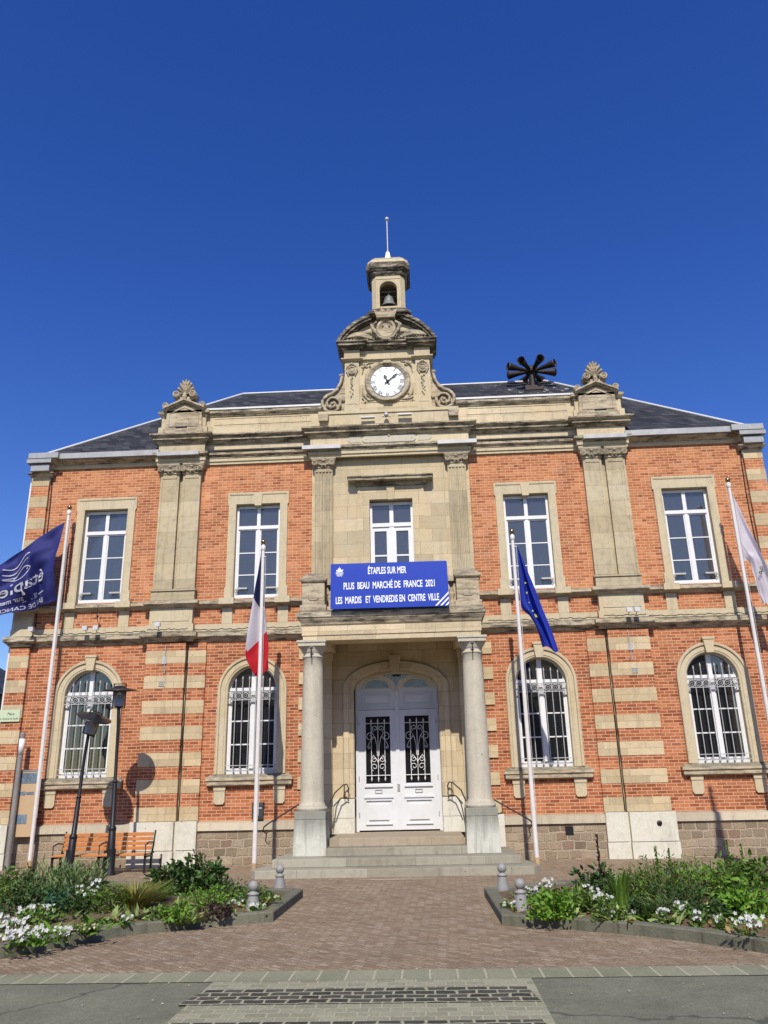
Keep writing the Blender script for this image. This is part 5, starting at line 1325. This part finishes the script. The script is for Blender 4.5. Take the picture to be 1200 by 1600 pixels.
# info panel and grey post
ip = at(33,1205,-1.0)
t = thing('information_panel', 'narrow beige information panel with small pictures behind the far left flagpole', 'information panel', (-8.62,-.24,0))
m = MB(); m.box(-.24,.24,-.02,.02,.70,2.12); m.build('board', PANELC, t)
m = MB(); m.box(-.27,-.24,-.03,.03,0,2.16); m.box(.24,.27,-.03,.03,0,2.16); m.box(-.24,.24,-.029,.03,2.12,2.155); m.build('frame', POSTG, t)
for (a, b, c, d_) in ((-.22,.22,1.86,2.09),(-.21,-.04,1.60,1.68),(-.02,.16,1.61,1.67),(-.20,.06,.98,1.18)):
    m = MB(); m.box(a,b,-.027,-.021,c,d_); m.build('picture', PANELP, t)
t = thing('marker_post', 'slim grey metal post with white reflective band at the left corner', 'post', (-8.84,-.36,0))
m = MB(); m.tube([(0,0,-.02),(0,0,2.98)], .06, 14); m.lathe([(.06,2.95),(.05,3.0),(.001,3.01)],0,0,14); m.build('shaft', POSTG, t)
m = MB(); m.lathe([(.063,2.5),(.064,2.5),(.064,2.86),(.063,2.86)],0,0,16); m.build('band', WHITE, t)
# street name plate
t = thing('street_name_plate', 'pale green street name plate on striped corner pier', 'sign', (-9.33,-.115,3.28))
m = MB(); m.box(-.29,.24,-.012,0,0,.28); m.build('plate', PLANTG, t, bevel=.004)
m = MB(); put_text(m, 'Place', .02, .155, .17, .065, -.0135, .012); put_text(m, 'du Général de Gaulle', -.02, .05, .46, .05, -.0135, .01); m.build('lettering', SIGNG, t)

# bollards
BL = [(-1.71,-5.75,.17,'grey ball-top bollard near the steps at the end of the left flower bed'),(-1.72,-7.80,.17,'grey ball-top bollard at the front corner of the left flower bed'),
      (1.76,-6.15,.17,'grey ball-top bollard near the steps at the end of the right flower bed'),(1.80,-8.22,.17,'grey ball-top bollard at the front corner of the right flower bed')]
b0 = None
for (x, y, z, lab), (bx_, by_) in zip(BL, ((437,1389),(395,1422),(786,1389),(815,1420))):
    q_ = at_plane(bx_, by_, .10); x, y, z = q_.x, q_.y, .10
    if b0 is None:
        b0 = thing('bollard', lab, 'bollard', (x,y,z), 0, 'ball-top bollards by the path')
        m = MB(); m.lathe([(.098,-.1),(.098,.0),(.093,.03),(.066,.16),(.064,.18)],0,0,20); m.build('base', BOLL, b0)
        m = MB(); m.lathe([(.064,.175),(.076,.185),(.076,.203),(.04,.222),(.036,.235)],0,0,20); m.build('collar', BOLL, b0)
        m = MB(); m.sphere((0,0,.288), .068, 20, 12); m.build('ball', BOLL, b0)
    else:
        c = copy_tree(b0); c.location = (x,y,z); c['label'] = lab

# neighbour at the far left behind
t = thing('neighbouring_house', 'low neighbouring house with dark roof and brick chimney at far left edge', 'house', (-19.5,12,0))
m = MB(); m.box(-4,4,-4,4,0,5.2); m.build('wall', HOUSE, t)
m = MB(); m.prism_xz([(-4.4,5.2),(4.4,5.2),(0,7.6)], -4.4, 4.4); m.build('roof', SLATE, t)
m = MB(); m.box(2.2,2.7,-1,-.5,6.0,7.9); m.tube([(2.45,-.75,7.9),(2.45,-.75,8.25)], .10, 8); m.build('chimney', HOUSEB, t)

# ================================================================== PLANTING
L_DK = leaf_mat('leaf_dark', (.022,.058,.012), (.075,.155,.03)); L_MD = leaf_mat('leaf_mid', (.06,.13,.016), (.17,.29,.045)); L_BR = leaf_mat('leaf_bright', (.09,.22,.015), (.22,.40,.045))
L_YG = leaf_mat('leaf_pale', (.20,.27,.08), (.38,.48,.17)); L_GY = leaf_mat('leaf_grey_green', (.07,.14,.04), (.25,.34,.12)); L_GR = leaf_mat('grass_gold', (.16,.17,.03), (.33,.31,.08)); L_TL = leaf_mat('leaf_bluegreen', (.02,.10,.055), (.07,.22,.11))
L_DR = leaf_mat('leaf_dry', (.24,.15,.045), (.46,.33,.12)); L_PU = leaf_mat('leaf_purple', (.03,.015,.016), (.08,.04,.035))
STEMM = plain('stem', (.08,.07,.03), .8); PETAL = leaf_mat('petal_white', (.62,.64,.62), (.80,.80,.76), .35, .6); PETY = leaf_mat('petal_cream', (.5,.48,.28), (.72,.70,.5), .3, .6)
def leaf(mb, p, d, L, w, nrm=None, cup=.15):
    d = d.normalized(); s = d.cross(nrm if nrm is not None else Vector((random.gauss(0,1),random.gauss(0,1),random.gauss(0,1)))).normalized()
    n = s.cross(d)
    droop = -n*L*cup if n.z > 0 else n*L*cup
    a = p; b = p+d*L*.35+s*w*.5; c = p+d*L*.35-s*w*.5; m1 = p+d*L*.38+n*w*.12; b2 = p+d*L*.72+s*w*.38+droop*.4; c2 = p+d*L*.72-s*w*.38+droop*.4; e = p+d*L+droop
    mb.add([a,b,m1,c,b2,c2,e], [(0,2,1),(0,3,2),(1,2,4),(3,5,2),(2,5,6,4)])
def shrub(x, y, z, r, h, m, n=260, L=.09, w=.04, name='shrub', lab='', cat='shrub', group=None, up_=.5, spike=0, stems=9, narrow=False):
    t = thing(name, lab, cat, (x,y,z), 0, group); mb = MB(); st = MB(); rn = random
    tips = []
    for k in range(stems):
        a = rn.uniform(0,2*pi); q_ = r*math.sqrt(rn.random()); tip = Vector((q_*cos(a), q_*sin(a), h*rn.uniform(.75,1.05)*(1-.35*(q_/r)**2)))
        base = Vector((tip.x*.25, tip.y*.25, 0)); mid_ = base.lerp(tip,.5)+Vector((tip.x*.12,tip.y*.12,.02))
        st.tube([base,mid_,tip], [.010,.007,.003], 5); tips.append((base,mid_,tip))
    for k in range(n):
        b_, m_, t_ = rn.choice(tips); u = rn.random()**.6
        p = b_.lerp(m_,u*2) if u < .5 else m_.lerp(t_,u*2-1)
        sc = rn.uniform(.6,1.3); out = Vector((p.x,p.y,0)); out = out.normalized() if out.length > .01 else Vector((1,0,0))
        d = Vector((rn.gauss(0,.7),rn.gauss(0,.7),rn.gauss(up_,.5)))+out*.5
        p = p+Vector((rn.gauss(0,r*.17),rn.gauss(0,r*.17),rn.gauss(0,h*.05)))
        if rn.random() < .45:
            a = rn.uniform(0,2*pi); q_ = r*math.sqrt(rn.random()); p = Vector((q_*cos(a), q_*sin(a), h*rn.uniform(.05,.85)*math.sqrt(max(.05,1-(q_/r)**2))))
        p.z = max(p.z,.02)
        leaf(mb, p, d, L*sc, w*sc)
    mb.build('foliage', m, t); st.build('stem', STEMM, t); return t
def tuft(x, y, z, r, h, m, n=90, w=.012, lab='', name='grass_tuft', cat='grass tuft', group=None, arch=.5, wide=None):
    t = MB()
    for k in range(n):
        a = random.uniform(0,2*pi); q_ = r*.35*random.random(); hh = h*random.uniform(.55,1.1); o_ = r*random.uniform(.3,1)*arch*2
        p0 = Vector((x+q_*cos(a), y+q_*sin(a), z)); s = Vector((-sin(a),cos(a),0))*(w*random.uniform(.7,1.3))
        pts = [p0+Vector((cos(a)*o_*u*u, sin(a)*o_*u*u, hh*(u-.32*arch*u**3))) for u in (0,.3,.6,.85,1)]
        ww = [1,1,.85,.5,.05] if wide is None else wide
        vs = []
        for p, q2_ in zip(pts, ww): vs += [p-s*q2_, p+s*q2_]
        t.add(vs, [(2*i,2*i+1,2*i+3,2*i+2) for i in range(4)], True)
    o = t.build(name, m); tag(o, lab, cat, group); return o
def flowers(x, y, z, r, h, n=26, lab='', s=.032, mpet=None, leaves=70, group=None):
    t = thing('flower_clump', lab, 'flowers', (x,y,z), 0, group); lf = MB(); pt = MB()
    for k in range(leaves):
        a = random.uniform(0,2*pi); q_ = r*math.sqrt(random.random()); p = Vector((q_*cos(a), q_*sin(a), random.uniform(0,h*.8)))
        leaf(lf, p, Vector((random.gauss(0,.6),random.gauss(0,.6),random.uniform(.2,1))), random.uniform(.05,.10), random.uniform(.02,.04))
    for k in range(n):
        a = random.uniform(0,2*pi); q_ = r*math.sqrt(random.random()); c = Vector((q_*cos(a), q_*sin(a), h*random.uniform(.6,1.1)))
        nrm = Vector((random.gauss(0,.5), -.8+random.gauss(0,.4), random.uniform(.3,1))).normalized(); u = nrm.cross(Vector((1,.1,0))).normalized(); w_ = nrm.cross(u); q0 = random.uniform(0,1.2); sc = s*random.uniform(.75,1.3)
        P = [c]
        for i in range(10):
            rr = sc*(1 if i % 2 == 0 else .62); P.append(c+(u*cos(q0+i*pi/5)+w_*sin(q0+i*pi/5))*rr+nrm*.010)
        pt.add(P, [(0,1+i,1+(i+1)%10) for i in range(10)])
    lf.build('foliage', L_MD, t); pt.build('blossom', mpet or PETAL, t); return t

def gp(px_, py_, z=.2):      # where a pixel's ray meets the bed surface
    d = fw*F + r2*(px_-600) - u2*(py_-800); t = (z-1.6)/d.z; p = Vector((CX,-CY,1.6))+d*t
    return p.x, p.y
def SH(px_, py_, r, *a, **k): x, y = gp(px_, py_); return shrub(x, y+r*.75+.05, .09, r, *a, **k)
def TU(px_, py_, r, *a, **k): x, y = gp(px_, py_); return tuft(x, y+r*.6, .09, r, *a, **k)
# ---- left bed
SH(300,1397,.50,.62,L_DK,900,.10,.05,lab='tall dark leafy shrub at the back of the left bed beside the bench end',stems=22)
SH(252,1398,.26,.58,L_DK,300,.11,.05,lab='dark broad-leaved bush between the tall shrub and the bench, left bed',stems=9)
SH(312,1420,.36,.36,L_BR,1000,.05,.016,lab='bright green feathery bush in the middle of the left bed',stems=20)
SH(330,1424,.20,.20,L_PU,200,.05,.03,lab='low dark purple plant beside the bright feathery bush',cat='plant',name='bedding_plant',stems=8)
SH(350,1402,.24,.34,L_DK,260,.07,.03,lab='small dark bush right of the bright feathery bush',stems=9)
TU(200,1420,.44,.46,L_GR,460,.008,lab='golden green ornamental grass tuft left of the dark shrub',arch=.55)
TU(236,1408,.28,.34,L_MD,240,.008,lab='smaller green grass tuft right of the golden ornamental grass',arch=.6)
SH(160,1424,.26,.46,L_MD,520,.07,.02,lab='mid green narrow-leaved shrub left of the golden grass',stems=12)
SH(140,1405,.26,.40,L_DK,380,.07,.03,lab='low dark bush at the foot of the upright lamp',stems=10)
SH(105,1400,.46,.56,L_GY,900,.12,.020,lab='grey-green spiky shrub with pale upright shoots under the bench',stems=26,up_=1.5)
SH(55,1398,.42,.52,L_GY,620,.12,.022,lab='grey-green shrub with upright shoots left of the leaning lamp',stems=20,up_=1.4)
SH(8,1400,.42,.52,L_DK,560,.07,.035,lab='dark bush at the foot of the far left flagpole',stems=14)
SH(62,1416,.36,.42,L_DK,600,.06,.035,lab='dense dark evergreen bush in the middle of the left bed',stems=14)
SH(20,1428,.36,.42,L_DK,620,.06,.035,lab='dense dark evergreen bush at the left picture edge',stems=14)
SH(82,1424,.17,.38,L_TL,300,.05,.03,lab='blue-green bush with small leaves in the left bed',stems=10)
SH(112,1425,.26,.34,L_DK,420,.06,.03,lab='dark bush behind the tall white flowers, left bed',stems=12)
SH(50,1442,.24,.28,L_MD,300,.06,.03,lab='mid green plant between the two left-edge flower clumps',stems=10)
SH(-30,1415,.5,.55,L_MD,500,.09,.03,lab='green bush straddling the left picture border',stems=14)
SH(383,1408,.22,.34,L_MD,300,.05,.02,lab='small leafy plant behind the left front bollard',stems=12,name='bedding_plant',cat='plant')
SH(412,1402,.14,.20,L_DK,160,.06,.03,lab='little dark rosette close to the rear left bollard',stems=6,name='bedding_plant',cat='plant')
SH(272,1430,.18,.24,L_BR,240,.06,.03,lab='light green bedding plant near the left kerb below the feathery bush',stems=8,name='bedding_plant',cat='plant')
SH(238,1428,.15,.18,L_MD,160,.05,.025,lab='small green plant near the kerb below the golden grass',stems=7,name='bedding_plant',cat='plant')
def hosta(x, y, z, r, h, m, lab, n=16, L=.22, w=.075):
    mb = MB()
    for k in range(n):
        a = random.uniform(0,2*pi); el = random.uniform(.35,1.25); d = Vector((cos(a)*cos(el), sin(a)*cos(el), sin(el)))
        leaf(mb, Vector((x+random.uniform(-r,r)*.6, y+random.uniform(-r,r)*.6, z)), d, L*random.uniform(.6,1.2), w*random.uniform(.7,1.2), Vector((random.gauss(0,.4),random.gauss(0,.4),1)), .25)
    o = mb.build('leafy_plant', m); tag(o, lab, 'plant', 'broad pale leafed plants'); return o
for x, y, m_, lab in ((262,1420,L_YG,'pale broad-leaved plant between golden grass and feathery bush'),(285,1432,L_YG,'pale broad-leaved plant left of the purple plant near the kerb'),(228,1424,L_YG,'pale broad-leaved plant right of the golden grass'),(195,1430,L_YG,'pale upright leaves in front of the golden grass'),(163,1436,L_YG,'pale broad-leaved plant left of the small flower tuft, left bed'),(132,1440,L_MD,'mid green upright leaves in front of the dark bush, left bed'),(100,1436,L_YG,'upright pale leaves under the blue-green bush'),(60,1452,L_BR,'bright broad leaves between white flower clumps, left bed'),(36,1432,L_YG,'upright pale leaves behind the front white flowers'),(112,1452,L_MD,'low green leaves beside the scattered cream flowers'),(360,1396,L_YG,'pale broad leaves above the white flowers at the left front bollard'),(8,1440,L_YG,'light green leaves at the left picture edge'),(30,1468,L_BR,'light green leaves under the largest left flower clump'),(212,1400,L_YG,'pale leaves rising over the golden grass')):
    x, y = gp(x, y); hosta(x,y+.33,.08,.12,.3,m_,lab)
FL = [(366,1410,.13,.13,'white flowers left of the left front bollard'),(398,1414,.11,.10,'white flowers right of the left front bollard'),(190,1436,.07,.12,'small white flower tuft in front of the golden grass'),(28,1436,.13,.2,'white flower clump behind the front clump at the left edge'),(56,1430,.13,.2,'white flower clump right of the left-edge clump'),(14,1474,.24,.2,'largest white flower clump at the left picture edge'),(86,1458,.11,.14,'white flowers closest to the bend of the left kerb'),(134,1416,.10,.40,'tall white flowers in front of the golden grass and lamp'),(116,1408,.05,.30,'small tall white blooms beside the blue-green bush'),(236,1396,.08,.28,'white rose blooms beside the tall dark shrub'),(-5,1455,.2,.22,'white flowers cut by the left picture border'),(350,1418,.04,.08,'single white bloom in the bare soil of the left bed')]
for x, y, r, h, lab in FL:
    x, y = gp(x, y); flowers(x,y+r+.08,.08,r,h,int(19*(r/.13)**1.4)+3,lab,.026,None,50)
for x, y, r, lab in ((150,1446,.2,'scattered cream flowers at the bend of the left kerb'),(430,1402,.1,'few cream flowers by the path edge, left bed'),(122,1450,.12,'little cream flowers left of the scattered ones near the left kerb')):
    x, y = gp(x, y); flowers(x,y,.15,r,.06,10,lab,.016,PETY,30)

# ---- right bed
SH(868,1426,.28,.36,L_BR,800,.055,.035,lab='rounded bright green plant right of the right front bollard',stems=16)
SH(902,1412,.28,.30,L_MD,520,.055,.03,lab='green plant with white buds in the right bed',stems=12)
SH(940,1402,.26,.50,L_DK,420,.10,.035,lab='dark spiky shrub around the tall seed spike, right bed',stems=10)
SH(925,1418,.24,.28,L_MD,340,.06,.03,lab='mid green filler plant left of the sword leaves, right bed',stems=10,name='bedding_plant',cat='plant')
TU(975,1414,.26,.50,L_MD,110,.017,lab='upright sword-shaped green leaves behind the white flowers, right bed',arch=.25,name='iris_clump',cat='plant')
TU(908,1410,.10,.34,L_MD,30,.014,lab='few upright sword leaves left of the dark spiky shrub',arch=.25,name='iris_clump',cat='plant')
TU(1030,1424,.26,.28,L_GY,110,.014,lab='short sword-shaped leaves in front of the feathery shrub, right bed',arch=.6,name='iris_clump',cat='plant')
SH(1005,1402,.34,.42,L_DR,200,.06,.03,lab='yellowing bush between sword leaves and feathery shrub',stems=12)
SH(1000,1408,.34,.46,L_MD,620,.07,.018,lab='green feathery shrub left of the tall fine-leaved shrub',stems=18)
SH(1052,1408,.46,.62,L_MD,1300,.07,.016,lab='tall fine-leaved green shrub in the middle of the right bed',stems=34,up_=.9)
SH(1085,1424,.40,.40,L_DK,760,.07,.02,lab='dense dark green shrub behind the front flowers, right bed',stems=20)
SH(1122,1404,.46,.62,L_BR,1100,.07,.020,lab='bright green bushy shrub right of the tall fine-leaved shrub',stems=26)
SH(1165,1412,.34,.60,L_MD,420,.11,.035,lab='tall leafy shrub with upright tips at the right edge',stems=12)
SH(1185,1432,.30,.46,L_BR,420,.10,.035,lab='light green leafy plant at the right picture edge',stems=14)
SH(1225,1415,.46,.60,L_MD,520,.10,.04,lab='mid green bush on the right picture border',stems=14)
SH(1010,1424,.22,.24,L_DK,300,.06,.03,lab='low dark plant at the middle of the right bed, behind the kerb flowers',stems=9,name='bedding_plant',cat='plant')
SH(1125,1432,.26,.28,L_DK,360,.06,.03,lab='low dark foliage behind front white flowers, right bed',stems=9,name='bedding_plant',cat='plant')
SH(958,1428,.20,.24,L_MD,260,.055,.03,lab='low green plant under the white flowers of the right bed',stems=9,name='bedding_plant',cat='plant')
SH(838,1404,.12,.18,L_MD,140,.05,.025,lab='small green plant just behind the right front bollard',stems=6,name='bedding_plant',cat='plant')
for x, y, m_, lab in ((948,1424,L_YG,'pale broad-leaved plant in the white flowers of the right bed'),(968,1432,L_YG,'pale narrow leaves close to the kerb below the sword leaves'),(895,1424,L_YG,'pale leafed plant beside the round green plant'),(1062,1438,L_YG,'pale leaves at the kerb in the middle of the right bed'),(1075,1432,L_YG,'broad pale leaves by the kerb right of the middle'),(1112,1430,L_YG,'pale leaves in front of the dense dark shrub'),(1020,1432,L_MD,'narrow green leaves near the kerb under the short sword leaves'),(1150,1436,L_YG,'pale leaves next to the dry patch, right bed'),(1192,1440,L_BR,'bright broad leaves at the right picture edge'),(930,1408,L_YG,'pale leaves rising in front of the dark spiky shrub'),(962,1398,L_BR,'bright leaves right of the dark spiky shrub'),(1145,1400,L_BR,'broad bright leaves between the two tall right-hand shrubs')):
    x, y = gp(x, y); hosta(x,y+.33,.08,.12,.3,m_,lab)
x, y = gp(1165,1448); hosta(x,y+.1,.08,.2,.2,L_DR,'dry brownish leaves on the soil by the right kerb',16,.12,.05)
x, y = gp(985,1430); hosta(x,y+.1,.08,.05,.2,L_DR,'one withered leaf cluster at the foot of the sword leaves',5,.2,.04)
for x, y, r, h, lab in ((832,1396,.10,.16,'white flowers just right of the right front bollard'),(797,1410,.09,.10,'small white flowers left of the right front bollard'),(856,1392,.12,.24,'white flowers behind the round green plant'),(932,1410,.12,.26,'white flowers among pale leaves, right bed'),(948,1418,.11,.22,'white flowers below the dark spiky shrub'),(956,1428,.09,.12,'white flower clump in front of the sword leaves'),(992,1424,.08,.10,'white flowers at the foot of the yellowing bush, right bed'),(1041,1432,.06,.16,'single white bloom cluster by the middle of the right kerb'),(1076,1428,.09,.2,'white flowers right of the middle, near the right kerb'),(1094,1436,.06,.16,'small white bloom right of the kerb middle flowers'),(1130,1442,.05,.16,'lone white bloom beside the dry leaves'),(1183,1456,.17,.22,'dense white flowers at the right picture edge'),(1163,1402,.12,.34,'tall white flowers in the right edge bushes'),(1180,1412,.12,.24,'pale white flowers between the right edge bushes'),(905,1408,.06,.22,'tiny white buds beside the few sword leaves')):
    x, y = gp(x, y); flowers(x,y+r+.08,.08,r,h,int(20*(r/.13)**1.3)+4,lab,.024,None,40)
# fallen leaves and low weeds over the soil: nobody could count them
def litter(nm, px0, px1, n, mats_):
    mb = MB()
    for k in range(n):
        x, y = gp(random.uniform(px0,px1), random.uniform(1385,1452), .2)
        inside = (x > 0) and (y > -8.6-.62*max(0,x-1.7)-.05*max(0,x-3)) or (x < 0) and (y > -8.2-.62*max(0,-x-1.6)-.05)
        if not inside: continue
        mb.cur = random.randrange(len(mats_)); p = Vector((x,y,random.uniform(.10,.17)))
        for q in range(random.choice((1,2,3,5))): leaf(mb, p+Vector((random.gauss(0,.03),random.gauss(0,.03),0)), Vector((random.gauss(0,1),random.gauss(0,1),random.uniform(0,.9))), random.uniform(.03,.08), random.uniform(.015,.035))
    o = mb.build(nm, mats_); o['kind'] = 'stuff'
litter('ground_cover', -60, 425, 900, [L_DR,L_MD,L_YG,L_DR]); litter('ground_cover', 790, 1260, 900, [L_DR,L_MD,L_YG,L_DR])

# tall seed spikes
def spike(x, y, z, h, lab, m=None):
    t = MB(); t.tube([(x,y,z),(x+.02,y,z+h)], [.012,.006], 5)
    for k in range(int(h*110)):
        zz = z+h*(.35+.65*random.random()); a = random.uniform(0,2*pi); leaf(t, Vector((x+.01,y,zz)), Vector((cos(a),sin(a),1.1)), .045*(1.3-(zz-z)/h*.7), .02)
    o = t.build('flower_spike', m or L_DK); tag(o, lab, 'plant')
for px_, py_, h, lab, m_ in ((940,1398,.85,'tall dark seed spike standing against the painted plinth, right bed',L_PU),(246,1396,.62,'tall dark seed spike against the painted plinth, left bed',L_PU),(1032,1402,.72,'thin green spike rising over the fine-leaved shrub',L_MD),(1052,1400,.68,'second thin spike, just right of the first over the fine-leaved shrub',L_MD),(1146,1398,.75,'tall leafy spike in front of the striped wall at right',L_MD),(1168,1402,.72,'tall leafy spike rightmost over the edge shrubs',L_MD)):
    x, y = gp(px_, py_); spike(x, y, .09, h, lab, m_)

# ================================================================== houses across the road, reflected in the panes
def house(x, y, w, d, h, rh, lab, wm):
    t = thing('house', lab, 'house', (x,y,0)); m = MB(); m.box(-w/2,w/2,-d/2,d/2,-.05,h); b = m.build('wall', wm, t)
    m = MB(); m.add([(-w/2-.2,-d/2-.3,h),(w/2+.2,-d/2-.3,h),(w/2+.2,d/2+.3,h),(-w/2-.2,d/2+.3,h),(-w/2-.2,0,h+rh),(w/2+.2,0,h+rh)], [(0,1,5,4),(2,3,4,5),(1,2,5),(3,0,4),(3,2,1,0)]); m.build('roof', SLATE, t)
    m = MB()
    for k in range(int(w/2.4)):
        xx = -w/2+1.3+2.4*k
        for z in (.9,3.6): m.box(xx-.45,xx+.45,d/2-.02,d/2+.02,z,z+1.4)
    m.build('window', IRON, t)
house(-13,-34,12,8,6.6,3.2,'plastered house across the road, left of the square', HOUSE); house(0.5,-35,11,8,7.4,3.0,'middle brick house across the road', HOUSEB); house(13,-34,12,8,6.4,3.4,'plastered house across the road, right of the square', HOUSE)

# ================================================================== light
ELEV, AZ = 46.3, .6       # sun stands behind the camera, a touch to its left
w = bpy.data.worlds.new('World'); scn.world = w; w.use_nodes = True
nt = w.node_tree; bg = nt.nodes['Background']
sky = nt.nodes.new('ShaderNodeTexSky'); sky.sky_type = 'NISHITA'; sky.sun_disc = False
sky.sun_elevation = R(ELEV); sky.sun_rotation = R(180+AZ); sky.altitude = 200; sky.air_density = 1.15; sky.dust_density = .6; sky.ozone_density = 4.0
hs = nt.nodes.new('ShaderNodeHueSaturation'); hs.inputs['Saturation'].default_value = 1.32; hs.inputs['Hue'].default_value = .524
nt.links.new(sky.outputs[0], hs.inputs['Color']); nt.links.new(hs.outputs[0], bg.inputs[0]); bg.inputs[1].default_value = .122
sl = bpy.data.lights.new('sun', 'SUN'); so = bpy.data.objects.new('sun', sl); COL.objects.link(so)
sl.energy = 4.5; sl.angle = R(.53); sl.color = (1,.935,.83)
d = Vector((sin(R(AZ))*cos(R(ELEV)), cos(R(AZ))*cos(R(ELEV)), -sin(R(ELEV))))
so.rotation_euler = d.to_track_quat('-Z','Y').to_euler(); so.location = (-5,-30,30)
scn.view_settings.view_transform = 'Standard'; scn.view_settings.look = 'None'; scn.view_settings.gamma = 1; scn.view_settings.exposure = 0.2
